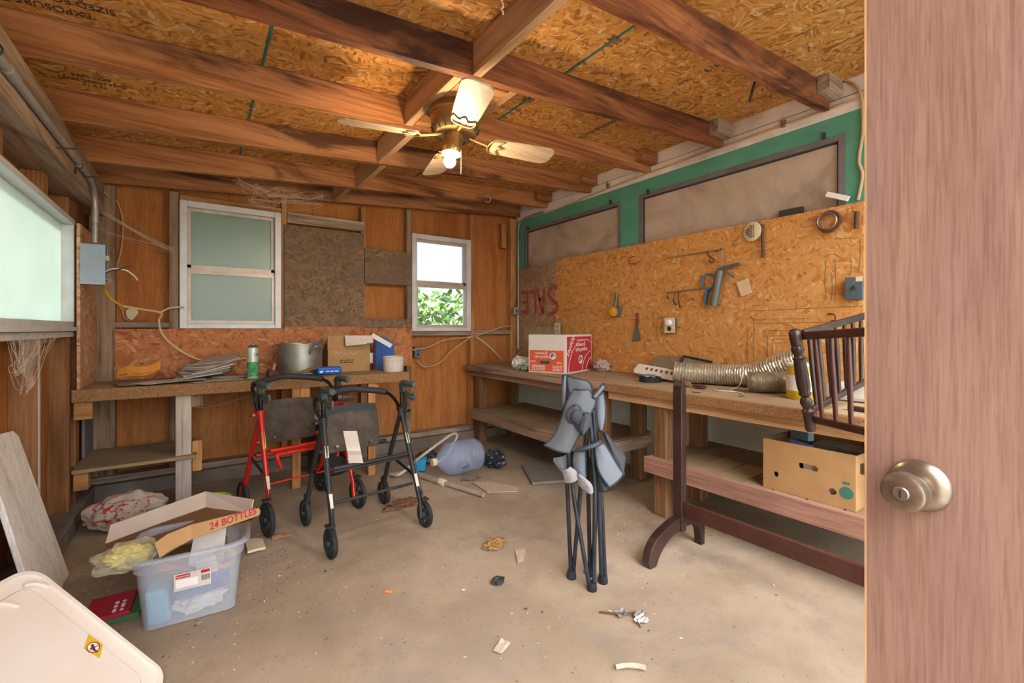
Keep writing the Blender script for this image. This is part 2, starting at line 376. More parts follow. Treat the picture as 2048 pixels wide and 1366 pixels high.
# rafters
RY = [1.03, 1.644, 2.235, 2.865, 3.474, 3.94]
RL = ['thick dark roof rafter nearest the door, with a wire hanging from it', 'dark stained roof rafter just in front of the ceiling fan', 'roof rafter directly behind the ceiling fan hub',
      'roof rafter fourth from the door, above the fan lamp', 'roof rafter fifth from the door, last one before the back wall', 'rim rafter running along the top of the back wall']
def sloped(bm, x0, x1, y0, y1, h=.14):
    return slab(bm, x0, x1, y0, y1, 0, h)
for y, lb in zip(RY, RL):
    o = single('roof_rafter', sloped(B(), -.68, 2.868, y, y + .04), M['rafter_dark'] if y < 2 else M['rafter'], lb, 'rafter', 'exposed roof rafters', bev=.002)
# blocking between rafters
BK = [(.95, 1.07, 1.644, 'short pale blocking board between the two rafters nearest the door'), (.885, 1.684, 2.235, 'blocking board left of the fan motor'), (1.17, 1.684, 2.235, 'blocking board right of the fan motor'),
      (.95, 2.275, 2.865, 'blocking board behind the fan blade that hides behind the bulb'), (.985, 2.905, 3.474, 'small blocking board second from the back wall'), (.93, 3.514, 3.94, 'small blocking board touching the rim rafter')]
for x, y0, y1, lb in BK:
    single('ceiling_block', sloped(B(), x, x + .04, y0 + .0015, y1 - .0015, .139), M['lumberY'], lb, 'board', 'blocking boards between the rafters', bev=.002)
TL = ['grey painted', 'grey painted', 'bare orange', 'bare orange', 'bare orange']
for k, y in enumerate(RY[:5]):
    z = zr(2.8)
    bm = B(); box(bm, 2.70, 2.872, y - .062, y - .001, z + .05, z + .146)
    single('rafter_tail', bm, M['greyX'] if k < 2 else M['rafter'], TL[k] + ' square tail block beside the ' + ['first', 'second', 'third', 'fourth', 'fifth'][k] + ' rafter from the door at the house wall', 'wood block', 'tail blocks along the house wall', bev=.003)
single('fan_mounting_board', slab(B(), .927, 1.168, 1.70, 2.20, -.001, .02), M['lumberX'], 'wide pale mounting board above the ceiling fan, between two blocking boards', 'board')

# right wall = outside wall of the house
wr = B(); box(wr, 2.93, 3.03, -.3, 4.14, 0, 2.6)
struct('wall_right', wr, M['siding'])
lap = B(); z = .04; k = 0
while z < 1.0:
    prism(lap, [(2.93, -.3, z), (2.905, -.3, z), (2.917, -.3, z + .145), (2.93, -.3, z + .145)], (0, 4.33, 0)); z += .148
struct('wall_siding', lap, M['siding'])
struct('trim_3', box(B(), 2.893, 2.93, -.3, 4.03, 2.385, 2.55), M['whiteboard'], bev=.003)
struct('trim_4', box(B(), 2.888, 2.93, -.3, 4.03, 2.293, 2.38), M['whiteboard'], bev=.004)
gb = B()
box(gb, 2.897, 2.93, -.3, 3.985, 2.185, 2.293)
box(gb, 2.897, 2.93, 2.36, 2.55, 1.1, 2.1855); box(gb, 2.897, 2.93, -.3, .965, .9, 2.1855); box(gb, 2.897, 2.93, 3.89, 3.985, 1.1, 2.1855)
struct('wall_frieze', gb, M['green'])
for n, (y0, y1) in enumerate(((.965, 2.36), (2.55, 3.89))):
    struct('wall_panel_%d' % (n + 1), box(B(), 2.913, 2.93, y0, y1, 1.1, 2.1855), M['plaster'])
    fr = B(); t = .032
    box(fr, 2.892, 2.915, y0, y1, 2.1855 - t, 2.1855); box(fr, 2.892, 2.915, y0, y0 + t, 1.1, 2.1855 - t); box(fr, 2.892, 2.915, y1 - t, y1, 1.1, 2.1855 - t)
    struct('trim_%d' % (5 + n), fr, M['frame_grey'])
    gk = B(); e = .01
    box(gk, 2.905, 2.9135, y0 + t, y1 - t, 2.1855 - t - e, 2.1855 - t); box(gk, 2.905, 2.9135, y0 + t, y0 + t + e, 1.1, 2.15); box(gk, 2.905, 2.9135, y1 - t - e, y1 - t, 1.1, 2.15)
    struct('trim_%d' % (7 + n), gk, M['frame_dark'])

# back wall: sheathing with openings, studs, plates, windows, boards
W1, W2 = (-.10, .555, 1.12, 2.045), (1.66, 2.295, 1.095, 2.02)
def holed(bm, x0, x1, z0, z1, y0, y1, holes):
    xs = sorted({x0, x1, *[h[0] for h in holes], *[h[1] for h in holes]}); zs = sorted({z0, z1, *[h[2] for h in holes], *[h[3] for h in holes]})
    for a, b in zip(xs, xs[1:]):
        for c, d in zip(zs, zs[1:]):
            if any(h[0] <= (a + b) / 2 <= h[1] and h[2] <= (c + d) / 2 <= h[3] for h in holes): continue
            box(bm, a, b, y0, y1, c, d)
    bmesh.ops.remove_doubles(bm, verts=bm.verts[:], dist=1e-5)
    seen = {}
    for f in bm.faces[:]:
        key = tuple(sorted(v.index for v in f.verts)) if False else tuple(sorted((round(v.co.x, 4), round(v.co.y, 4), round(v.co.z, 4)) for v in f.verts))
        if key in seen: 
            for g_ in (f, seen.pop(key)):
                if g_.is_valid: bm.faces.remove(g_)
        else: seen[key] = f
    return bm
wb = holed(B(), -.7, 3.03, -.02, 2.5, 4.105, 4.14, [tuple(W1), tuple(W2)])
struct('wall_back', wb, M['ply'])
def studs(xs):
    for n, (x0, x1, z0, z1, m) in enumerate(xs):
        struct('trim_%d' % (10 + n), box(B(), x0, x1, 4.02, 4.105, z0, z1), M[m], bev=.003)
studs([(-.58, -.45, .1, 2.1, 'greyZ'), (-.16, -.105, .1, 2.1, 'greyZ'), (.56, .60, .1, 2.2, 'lumberZ'), (1.19, 1.23, .1, 2.2, 'lumberZ'), (1.615, 1.655, .1, 2.24, 'greyZ'),
       (2.30, 2.34, .1, 2.29, 'lumberZ'), (2.80, 2.885, .1, 2.32, 'lumberZ'), (1.66, 2.30, 1.05, 1.094, 'greyX'), (2.34, 2.80, 1.06, 1.105, 'greyX'), (-.45, -.16, 1.125, 1.165, 'greyX'),
       (-.1, .556, 2.047, 2.085, 'lumberX'), (2.69, 2.745, 1.99, 2.25, 'lumberZ')])
struct('baseboard_back', box(B(), -.6, 2.9, 3.99, 4.105, .095, .135), M['greyX'])
struct('trim_30', box(B(), -.6, 2.9, 3.93, 4.105, 0, .095), M['curb'], bev=.006)
struct('trim_31', box(B(), .60, 1.215, 4.008, 4.02, 1.975, 2.06), M['greyX'], bev=.002)        # grey strip board above the sooty panel
def window(name, w, panes, rail, mat_top, mat_bot):
    x0, x1, z0, z1 = w; fr = B(); t = .045
    for a in ((x0, x0 + t, z0, z1), (x1 - t, x1, z0, z1), (x0 + t, x1 - t, z1 - t, z1), (x0 + t, x1 - t, z0, z0 + .035)): box(fr, a[0], a[1], 4.0, 4.10, a[2], a[3])
    o = struct(name, fr, M['alu_white'], bev=.003)
    sa = B(); s = .022; i0, i1 = x0 + t, x1 - t
    for a in ((i0, i0 + s, rail, z1 - t), (i1 - s, i1, rail, z1 - t), (i0 + s, i1 - s, z1 - t - s, z1 - t), (i0, i1, rail - .022, rail + .022)): box(sa, a[0], a[1], 4.045, 4.075, a[2], a[3])
    obj('upper_sash', sa, M['alu'], o)
    sb = B()
    for a in ((i0, i0 + s, z0 + .035, rail - .02), (i1 - s, i1, z0 + .035, rail - .02), (i0 + s, i1 - s, z0 + .035, z0 + .06), (i0 + s, i1 - s, rail - .045, rail - .02)): box(sb, a[0], a[1], 4.025, 4.05, a[2], a[3])
    obj('lower_sash', sb, M['alu'], o)
    obj('upper_pane', box(B(), i0 + s, i1 - s, 4.058, 4.062, rail + .02, z1 - t - s), mat_top, o)
    obj('lower_pane', box(B(), i0 + s, i1 - s, 4.036, 4.040, z0 + .058, rail - .044), mat_bot, o)
    return o
M['pane_clear'] = clearish('clear_glass_pane', '#e8f0ea', .06, .05)
window('window_1', W1, None, 1.565, M['pane_green'], M['pane_green'])
window('window_2', W2, None, 1.56, M['pane_white'], M['pane_clear'])
# boards on the back wall
bs = holed(B(), -.45, 1.655, .772, 1.205, 3.995, 4.008, [(1.215, 1.655, 1.125, 1.205), (-.45, .575, 1.118, 1.205)])
struct('wall_splashback', bs, M['osb_lower'])
struct('wall_board_1', box(B(), .575, 1.21, 3.993, 4.007, 1.135, 1.955), M['osb_dark'])
struct('wall_board_2', box(B(), 1.215, 1.652, 3.99, 4.006, 1.52, 1.83), M['osb_dark'])
struct('wall_board_3', box(B(), 1.215, 1.652, 3.992, 4.006, 1.127, 1.205), M['osb_dark'])

# left wall
WL = (1.5, 3.585, 1.128, 1.745)
wl = B()
for a in ((-.6, WL[0], 0, 2.2), (WL[0], WL[1], 0, WL[2]), (WL[0], WL[1], WL[3], 2.2), (WL[1], 4.14, 0, 2.2)): box(wl, -.70, -.672, a[0], a[1], a[2], a[3])
struct('wall_left', wl, M['ply'])
n = 40
for y in (2.24, 2.85, 3.46):
    struct('trim_%d' % n, box(B(), -.672, -.58, y, y + .04, .1, 1.125), M['stud_old'], bev=.002); n += 1
for y in (1.9, 2.37, 2.99, 3.5):
    struct('trim_%d' % n, box(B(), -.672, -.59, y, y + .09, 1.75, 1.859), M['stud_old'], bev=.002); n += 1
struct('trim_50', box(B(), -.672, -.575, 3.60, 3.69, .1, 1.859), M['stud_old'], bev=.002)
struct('trim_51', box(B(), -.672, -.54, -.2, 3.99, 0, .1), M['curb'], bev=.006)
struct('trim_52', box(B(), -.579, -.572, 2.851, 2.864, .1, 1.07), M['paleZ'])
struct('trim_53', box(B(), -.72, -.50, -.2, 3.99, 1.86, zr(-.5)), M['greyY'], bev=.006)     # top plate beam
struct('wall_board_4', box(B(), -.56, -.545, 3.525, 4.0, .772, 1.72), M['osb_pale'])
wf = B(); a, b, c, d = WL; t = .03
for q in ((a, b, d - t, d), (a, b, c, c + t), (b - t, b, c + t, d - t), (a, a + t, c + t, d - t), (2.0, 2.03, c + t, d - t)): box(wf, -.70, -.575, q[0], q[1], q[2], q[3])
o = struct('window_3', wf, M['alu_white'], bev=.003)
obj('pane', box(B(), -.635, -.628, a + t, b - t, c + t, d - t), M['pane_left'], o)
si = B(); box(si, -.67, -.55, a, b + .02, c - .022, c + .002); box(si, -.67, -.575, a, b, c - .055, c - .024)
obj('sill', si, M['alu_white'], o, bev=.003)


# sunshine outside, from beyond the left wall: it lights the pale bounce ground before the door and the frosted left window
su = bpy.data.lights.new('sun', 'SUN'); su.energy = 6; su.color = (1, .96, .9); su.angle = .01
so = bpy.data.objects.new('sun', su); COL.objects.link(so); so.rotation_euler = V((.8, -.04, -.62)).to_track_quat('-Z', 'Y').to_euler(); so.location = (-6, 3, 6)

# ------------------------------------------------------------------ door with knob
Rv, Fv = V((cs, -sn, 0)), V((sn, cs, 0))
dP = Rv * .5986 + Fv * .66; dE = Rv * -.51 + Fv * .86; dN = Rv * -.86 + Fv * -.51; UP = V((0, 0, 1))
KZ = CAM_H - .2295
bm = B(); c0 = dP + dE * .066; c1 = dP - dE * .74
prism(bm, [c0 + UP * .012, c1 + UP * .012, c1 - dN * .035 + UP * .012, c0 - dN * .035 + UP * .012], (0, 0, 2.03))
door = struct('door_1', bm, M['door'])
M['brass'] = plain('worn_knob_metal', '#a39a8c', .32, .85, var=.35, scale=30, dust='#8a6a48', dusta=.5)
M['edge_wood'] = wood('raw_edge_wood', '#b08458', '#cfa878', '#d8b890', 'Z')
K = dP + UP * KZ
ob = obj('rosette', lathe(B(), [(0, 0), (.036, 0), (.037, .003), (.034, .009), (.026, .013), (.018, .016), (0, .016)], K, dN, 40), M['brass'], door, smooth=True)
kb = obj('knob', lathe(B(), [(.014, .012), (.013, .03), (.02, .036), (.0265, .046), (.0275, .056), (.0255, .064), (.021, .0665), (.0, .0665)], K, dN, 40), M['brass'], door, smooth=True)
obj('lock_cylinder', lathe(B(), [(0, .0655), (.009, .0655), (.0095, .0685), (.0085, .07), (0, .07)], K, dN, 28), M['steel'], kb, smooth=True)
obj('keyhole', obox(B(), K + dN * .0704, UP, dE, dN, .005, .0011, .0005), M['black'], kb)
obj('edge_strip', prism(B(), [c0 + UP * .012 + dE * .0001, c0 + UP * .012 + dE * .003, c0 - dN * .035 + UP * .012 + dE * .003, c0 - dN * .035 + UP * .012 + dE * .0001], (0, 0, 2.03)), M['edge_wood'], door)
obj('latch', obox(B(), c0 - dN * .017 + UP * KZ + dE * .006, dE, dN, UP, .008, .006, .009), M['steel'], door, bev=.002)

# ------------------------------------------------------------------ workbenches
M['bench_top'] = plain('dusty_bench_board', '#ab9375', .85, var=.22, scale=7, dust='#8c7354', dusta=.5)
M['chip_edge'] = osb('particle_board_edge', ['#6a4a2e', '#8f6844', '#a87c52', '#7c5838', '#b8926a'], .22)
M['post'] = wood('rough_bench_post', '#66492f', '#866244', '#9a7856', 'Z', stain='#4c3422', sa=.6)
M['shelf_edge'] = wood('painted_shelf_edge', '#86604e', '#a07868', '#b08a7a', 'Y', stain='#6a4a3c', sa=.4)
M['shelf_plank'] = plain('dusty_shelf_planks', '#a08a6c', .9, var=.25, scale=5, dust='#7c6c58', dusta=.6)
t = thing('workbench', 'long back workbench under the left window, covered in papers and boxes', 'workbench', (.4, 3.7, 0))
bm = B(); prism(bm, [(-.575, 3.50, .735), (1.385, 3.415, .735), (1.44, 3.985, .735), (-.575, 3.985, .735)], (0, 0, .035)); obj('bench_top', bm, M['bench_top'], t, bev=.002)
bm = B(); prism(bm, [(-.575, 3.478, .703), (1.385, 3.393, .703), (1.388, 3.4145, .703), (-.575, 3.4995, .703)], (0, 0, .071)); obj('front_edge', bm, M['chip_edge'], t, bev=.003)
for x0, x1, y, m, z1 in ((-.108, -.026, 3.50, 'paleZ', .735), (.545, .60, 3.44, 'lumberZ', .735), (1.07, 1.125, 3.43, 'lumberZ', .735)):
    obj('leg', box(B(), x0, x1, y, y + .04, 0, z1), M[m], t, bev=.003)
obj('leg_cleat', box(B(), .601, .66, 3.442, 3.48, .56, .734), M['lumberZ'], t, bev=.002)
obj('leg_cleat', box(B(), 1.126, 1.155, 3.45, 3.60, .64, .734), M['lumberX'], t, bev=.002)
obj('leg_cleat', box(B(), -.025, .035, 3.52, 3.56, .62, .734), M['greyZ'], t, bev=.002)
obj('lower_shelf', box(B(), -.572, -.0, 3.46, 3.985, .305, .325), M['shelf_plank'], t, bev=.002)
obj('shelf_block', box(B(), -.57, -.505, 3.49, 3.55, .2, .304), M['lumberX'], t, bev=.004)
obj('shelf_block', box(B(), -.024, .03, 3.545, 3.585, .2, .395), M['lumberZ'], t, bev=.004)
obj('wall_block', box(B(), -.57, -.49, 3.50, 3.56, .60, .702), M['lumberX'], t, bev=.004)
struct('trim_55', box(B(), -.568, -.555, 3.72, 3.985, .335, .70), M['frame_grey'])

def right_bench(label, y0, y1, topz, legs, shelf, plank, apron):
    t = thing('workbench', label, 'workbench', (2.5, (y0 + y1) / 2, 0))
    obj('bench_top', box(B(), 2.245, 2.862, y0, y1, topz - .03, topz), M['bench_top'], t, bev=.002)
    obj('front_edge', box(B(), 2.215, 2.2445, y0, y1, topz - .052, topz), M[apron], t, bev=.004)
    obj('apron', box(B(), 2.25, 2.285, y0 + .02, y1 - .03, topz - .105, topz - .031), M['shelf_edge'] if apron == 'greyY' else M['lumberY'], t, bev=.002)
    for x, y in legs: obj('leg', box(B(), x, x + .088, y, y + .088, 0, topz - .031), M['post'], t, bev=.006)
    s0, s1, sz = shelf
    obj('shelf_front', box(B(), 2.205, 2.24, s0, s1, sz - .092, sz), M['shelf_edge'] if apron != 'greyY' else M['greyY'], t, bev=.003)
    n = round((s1 - s0) / plank); w = (s1 - s0) / n
    for k in range(n):
        a, b = s0 + k * w + .0045, s0 + (k + 1) * w - .0045
        for (x0, x1, ya, yb) in [(2.241, 2.87, a, b)]:
            cut = [l for l in legs if l[1] < yb and l[1] + .088 > ya]
            bm = holed(B(), x0, x1, ya, yb, sz - .02, sz - .001, []) if False else B()
            xs = sorted({x0, x1, *[q for l in cut for q in (max(x0, l[0] - .003), l[0] + .091)]})
            for xa, xb in zip(xs, xs[1:]):
                hit = [l for l in cut if l[0] - .004 < (xa + xb) / 2 < l[0] + .092]
                if not hit: box(bm, xa, xb, ya, yb, sz - .02, sz - .001)
                else:
                    l = hit[0]
                    if l[1] - .003 > ya: box(bm, xa, xb, ya, l[1] - .003, sz - .02, sz - .001)
                    if l[1] + .091 < yb: box(bm, xa, xb, l[1] + .091, yb, sz - .02, sz - .001)
            obj('shelf_plank', bm, M['shelf_plank'], t)
    return t
b1 = right_bench('far right workbench in the back corner, carrying the red apple box', 2.125, 3.985, .757, [(2.272, 3.80), (2.262, 2.15), (2.665, 2.17), (2.665, 3.80)], (2.22, 3.87, .332), .28, 'greyY')
obj('cross_brace', box(B(), 2.15, 2.72, 2.105, 2.143, .26, .345), M['greyX'], b1, bev=.003)
b2 = right_bench('near right workbench with square posts, carrying the flexible duct and the cradle', .3, 2.12, .757, [(2.262, 1.648), (2.665, 1.68), (2.3, .45), (2.72, .4)], (.32, 1.765, .352), .145, 'chip_edge')

# ------------------------------------------------------------------ ceiling fan
M['fan_brass'] = plain('antique_brass', '#b08c50', .35, .75, var=.25, scale=20, dust='#c8b490', dusta=.5)
M['blade'] = wood('fan_blade_veneer', '#a88c6c', '#bba488', '#c8b49c', 'X', rough=.5, fine=70)
FX, FY = 1.02, 1.93
f = thing('ceiling_fan', 'brass ceiling fan with four wooden blades and a lit bare bulb', 'ceiling fan', (FX, FY, 1.9))
fz = zr(FX) + .0115
mh = obj('motor_housing', lathe(B(), [(0, 2.1855), (.085, 2.1855), (.085, 2.176), (.112, 2.176), (.118, 2.17), (.12, 2.15), (.124, 2.146), (.124, 2.138), (.118, 2.134), (.114, 2.075), (.10, 2.055), (.06, 2.048), (0, 2.046)], (FX, FY, 0), (0, 0, 1), 48), M['fan_brass'], f, smooth=True)
for k in range(20):
    a = 2 * PI * k / 20; d = V((math.cos(a), math.sin(a), 0))
    obj('vent_slot', obox(B(), V((FX, FY, 2.064)) + d * .1075, (d * .6 + V((0, 0, .7))).normalized(), d.cross(UP), (d * .7 - V((0, 0, .6))).normalized(), .014, .0035, .002), M['black'], mh)
BLA = (-10, 77, 167, 252)
for k, ang in enumerate(BLA):
    a = math.radians(ang); d = V((math.cos(a), math.sin(a), 0)); s_ = d.cross(UP); pit = math.radians(13)
    w_ = (s_ * math.cos(pit) + UP * math.sin(pit)); n_ = d.cross(w_)
    o0 = V((FX, FY, 2.03)); pts = []
    for r_, h_ in ((.185, .048), (.2, .056), (.30, .062), (.47, .068), (.50, .066), (.522, .05), (.53, .03)): pts.append((r_, h_))
    poly = [o0 + d * r_ + w_ * h_ for r_, h_ in pts] + [o0 + d * r_ - w_ * h_ for r_, h_ in pts[::-1]]
    bl = obj('blade', prism(B(), [p - n_ * .003 for p in poly], n_ * .006), M['blade'], f, bev=.002)
    bm = B(); ib = o0 - n_ * .006 if n_.z > 0 else o0 + n_ * .006
    tube(bm, curve([V((FX, FY, 2.045)) + d * .07, V((FX, FY, 2.035)) + d * .12, ib + d * .17], 6), .007, 8)
    tube(bm, curve([ib + d * .17 + w_ * .0, ib + d * .185 + w_ * .045, ib + d * .235 + w_ * .05, ib + d * .215 + w_ * .02, ib + d * .245, ib + d * .215 - w_ * .02, ib + d * .235 - w_ * .05, ib + d * .185 - w_ * .045], 6, True), .0042, 6, True)
    obj('blade_iron', bm, M['fan_brass'], bl, smooth=True)
obj('switch_housing', lathe(B(), [(0, 2.05), (.045, 2.05), (.045, 2.035), (.04, 2.03), (.04, 1.995), (.044, 1.99), (.044, 1.975), (.03, 1.975), (0, 1.98)], (FX - .01, FY, 0), (0, 0, 1), 32), M['fan_brass'], f, smooth=True)
ft = obj('light_fitter', lathe(B(), [(.036, .017), (.048, .012), (.05, -.003), (.046, -.013), (.042, -.01), (.044, 0), (.034, .012)], (FX - .02, FY, 1.968), (.12, .05, 1), 32), M['fan_brass'], f, smooth=True)
for k in range(3):
    a = 2 * PI * k / 3 + .4; d = V((math.cos(a), math.sin(a), 0)); c_ = V((FX - .02, FY, 1.967))
    obj('thumb_screw', tube(B(), [c_ + d * .045, c_ + d * .06], .003, 8), M['fan_brass'], ft)
BX, BY, BZ = FX - .035, FY - .01, 1.915
obj('bulb_socket', lathe(B(), [(0, 1.985), (.016, 1.985), (.016, 1.945), (0, 1.945)], (BX, BY, 0), (0, 0, 1), 20), M['white'], f, smooth=True)
M['bulb'] = emit('lit_bulb', '#ffe0b4', 260)
obj('bulb', lathe(B(), [(0, BZ - .031), (.014, BZ - .028), (.024, BZ - .018), (.0285, BZ - .004), (.027, BZ + .008), (.019, BZ + .022), (.013, BZ + .03), (0, BZ + .03)], (BX, BY, 0), (0, 0, 1), 24), M['bulb'], f, smooth=True)
bm = B()
for k in range(24): ball(bm, (BX + .045, BY - .03, 1.975 - k * .0052), .0022, sub=1)
obj('pull_chain', bm, M['fan_brass'], f)

# ------------------------------------------------------------------ walkers
M['red'] = plain('red_enamel', '#c8281c', .3, .2, var=.08, spec=.5)
M['black_enamel'] = plain('black_enamel', '#141518', .3, .3, var=.1, spec=.5, dust='#4a4644', dusta=.2)
M['rubber'] = plain('black_rubber', '#23262a', .7, var=.2, dust='#5a5a58', dusta=.35)
M['hub'] = plain('grey_plastic_hub', '#2e3434', .5, var=.2, dust='#5a5c58', dusta=.4)
M['foam'] = plain('black_foam', '#303236', .6, var=.1)
M['grip'] = plain('grey_green_grip', '#46504c', .6, var=.15, dust='#7a8078', dusta=.3)
M['seat_vinyl'] = plain('dusty_black_vinyl', '#463c34', .65, var=.25, scale=14, dust='#6e6256', dusta=.6)
M['sticker'] = plain('worn_sticker', '#cfc8c0', .5, var=.15)
M['sticker_y'] = plain('yellow_sticker', '#c8a030', .5, var=.3, scale=60)
M['chrome'] = plain('zinc_bolt', '#b8b4ae', .3, .9)
M['paper'] = plain('aged_paper', '#d8cec4', .8, var=.1, dust='#b8a898', dusta=.3)
M['ink'] = plain('dark_ink', '#40382e', .8, var=0)
def wheel(parent, c, r, yaw=0, w=.024):
    ax = V((math.cos(yaw), math.sin(yaw), 0)); bm = B(); c = V(c); e1 = V((-math.sin(yaw), math.cos(yaw), 0))
    lathe(bm, [(0, -.02), (.016, -.02), (.018, -.012), (.018, .012), (.016, .02), (0, .02)], c, ax, 18)
    lathe(bm, [(r * .70, -.008), (r * .76, -.011), (r * .76, .011), (r * .70, .008), (r * .70, -.008)], c, ax, 36)
    for k in range(5):
        a = 2 * PI * k / 5 + .3; d = e1 * math.cos(a) + UP * math.sin(a); obox(bm, c + d * (r * .42), d, ax, d.cross(ax), r * .33, .006, .008)
    wl_ = obj('wheel', bm, M['hub'], parent, smooth=True)
    tr = [(r * .77, -w * .45), (r * .88, -w * .55), (r * .97, -w * .4), (r, -w * .12), (r, w * .12), (r * .97, w * .4), (r * .88, w * .55), (r * .77, w * .45), (r * .77, -w * .45)]
    obj('tire', lathe(B(), tr, c, ax, 40), M['rubber'], wl_, smooth=True)
    return wl_
def walker(label, loc, rz, paint, wr, kind):
    t = thing('rollator_walker', label, 'walker', loc, None, True, rz)
    m = M[paint]; jz = .62
    for sx in (-1, 1):
        x = .225 * sx; J = V((x, -.03, jz)); RA = V((.262 * sx, -.24, wr)); FA = V((.238 * sx, .225, wr))
        bm = B(); ra = V((.245 * sx, -.215, wr + .075)); tube(bm, [J + V((0, 0, .015)), J.lerp(ra, .5), ra], .0135, 12); tube(bm, [ra, RA + V((-.022 * sx, .002, -.015))], .012, 10)
        leg = obj('rear_leg', bm, m, t, smooth=True)
        lv = (ra - J).normalized(); sd = V((0, -1, 0)) - lv * lv.dot(V((0, -1, 0))); sd.normalize()
        obox_c = J.lerp(ra, .30) + sd * .0128; bm = obox(B(), obox_c, lv, V((1, 0, 0)), sd, .05 if kind == 'red' else .03, .009, .0016)
        obj('sticker', bm, M['sticker_y'] if kind == 'red' else M['sticker'], leg)
        obj('sticker', obox(B(), J.lerp(ra, .78) + sd * .0128, lv, V((1, 0, 0)), sd, .035, .009, .0016), M['sticker'], leg)
        fa = V((.232 * sx, .20, wr + .09)); obj('front_leg', tube(B(), [J + V((0, .005, .0)), J.lerp(fa, .5) + V((0, .012, 0)), fa, fa + V((0, .004, -.02))], .0135, 12), m, t, smooth=True)
        bm = B(); tube(bm, [fa + V((0, .02, .015)), fa + V((0, .02, -.03))], .016, 12)
        for q in (-1, 1): beam(bm, fa + V((.02 * q, .022, -.022)), FA + V((.02 * q, 0, 0)), .018, .005, (1, 0, 0))
        box(bm, fa.x - .022, fa.x + .022, fa.y + .005, fa.y + .04, fa.z - .03, fa.z - .02)
        obj('caster_fork', bm, m if kind == 'red' else M['black'], t, smooth=True)
        wheel(t, FA, wr); wheel(t, RA, wr)
        bm = B(); box(bm, RA.x - .02, RA.x + .02, RA.y - .012, RA.y + .03, RA.z + wr + .004, RA.z + wr + .014); tube(bm, curve([ra + V((0, -.014, .06)), ra + V((0, -.02, .02)), RA + V((0, 0, wr + .012))], 5), .004, 8)
        obj('brake_pad', bm, M['black'], t)
        # handle tube, grip and brake lever
        H = V((x + .006 * sx, -.055, .80)); bm = B(); tube(bm, curve([J, J + V((.002 * sx, -.004, .09)), H + V((0, .035, -.012)), H + V((0, 0, .002)), H + V((0, -.12, 0))], 6), .0115, 12)
        hd = obj('handle_tube', bm, M['black_enamel'], t, smooth=True)
        bm = B(); tube(bm, [H + V((0, .012, .0)), H + V((0, -.02, .0)), H + V((0, -.06, 0)), H + V((0, -.118, 0)), H + V((0, -.126, 0))], [.017, .0165, .0175, .0185, .015], 14)
        obj('hand_grip', bm, M['grip'], hd, smooth=True)
        bm = B(); obox(bm, H + V((0, .012, -.032)), (0, .5, 1), (1, 0, 0), (0, 1, -.5), .03, .014, .018)
        tube(bm, curve([H + V((0, 0, -.05)), H + V((0, -.05, -.055)), H + V((0, -.10, -.062)), H + V((0, -.125, -.05)), H + V((0, -.118, -.085)), H + V((0, -.06, -.08)), H + V((0, -.005, -.068))], 6), .0075, 8)
        obj('brake_lever', bm, M['grip'], hd, smooth=True)
        bm = B(); tube(bm, [J + V((0, 0, -.02)), J + V((0, 0, .03))], .02, 12); tube(bm, [J + V((.0, 0, .01)), J + V((.045 * sx, -.006, .012))], .007, 8); tube(bm, [J + V((.045 * sx, .03, .0)), J + V((.046 * sx, -.035, .012))], .008, 8)
        obj('height_clamp', bm, m if kind == 'red' else M['black'], t, smooth=True)
        obj('brake_cable', tube(B(), curve([H + V((.012 * sx, .01, -.05)), J + V((.04 * sx, -.01, .08)), J + V((.018 * sx, -.03, -.05)), J.lerp(ra, .5) + V((.016 * sx, -.014, 0)), ra + V((.008 * sx, -.02, .03))], 7), .0028, 6), M['black'], t, smooth=True)
        obj('folding_strut', beam(B(), J.lerp(ra, .72) + V((0, .0, 0)), J.lerp(fa, .62), .006, .018), M['black_enamel'], t)
    def bar(y, z, r, nm='cross_bar', dx=.21): obj(nm, tube(B(), [(-dx, y, z), (dx, y, z)], r, 10), m, t, smooth=True)
    bar(-.135, .40 if kind == 'black' else .43, .011); bar(.14, .425, .0125)
    if kind == 'black': bar(-.165, .235, .008, dx=.225); bar(-.14, .385, .006)
    else:
        obj('seat_hoop', tube(B(), curve([(-.16, -.16, .33), (-.18, -.155, .395), (-.15, -.15, .405), (.15, -.15, .405), (.18, -.155, .395), (.17, -.16, .33)], 6), .0115, 10), m, t, smooth=True)
        bar(.09, .36, .010); bar(-.07, .225, .006)
    # backrest hoop
    bz = .735 if kind == 'black' else .79; hp = curve([(-.225, .0, jz + .01), (-.235, .05, bz - .06), (-.21, .13, bz - .01), (-.10, .19, bz + .01), (0, .21, bz + .02), (.10, .19, bz + .01), (.21, .13, bz - .01), (.235, .05, bz - .06), (.225, .0, jz + .01)], 7)
    bk = obj('backrest', tube(B(), hp, .0105, 10), M['black_enamel'], t, smooth=True)
    obj('foam_sleeve', tube(B(), hp[14:-14], .019, 12), M['foam'], bk, smooth=True)
    # seat flipped up
    w2, h0, h1 = .165, .41, .66
    rows = []
    for i in range(7):
        q = i / 6; z = h0 + (h1 - h0) * q; ww = w2 * (1 - .12 * max(0, q - .75) * 4 * .6 - .1 * max(0, .2 - q) * 3); rows.append([V((-ww + 2 * ww * j / 8, .125 + .05 * q + .006 * math.sin(PI * j / 8), z + (.012 * math.sin(PI * j / 8) if q > .8 else 0))) for j in range(9)])
    st = obj('seat', sheet(B(), rows, .018), M['seat_vinyl'], t, smooth=True, bev=.004)
    if kind == 'black': obj('seat_band', sheet(B(), [[V((p.x, p.y - .0105, p.z)) for p in rows[i]] for i in (5, 6)], .002), M['foam'], st)
    for q in (-.1, .1): obj('seat_pivot', tube(B(), [(q, .13, .425), (q, .105, .45)], .009, 8), M['chrome'], t, smooth=True)
    return t
walker('red framed rolling walker with its dark seat folded up, beside the tote', (.515, 3.03, 0), math.radians(12.6), 'red', .092, 'red')
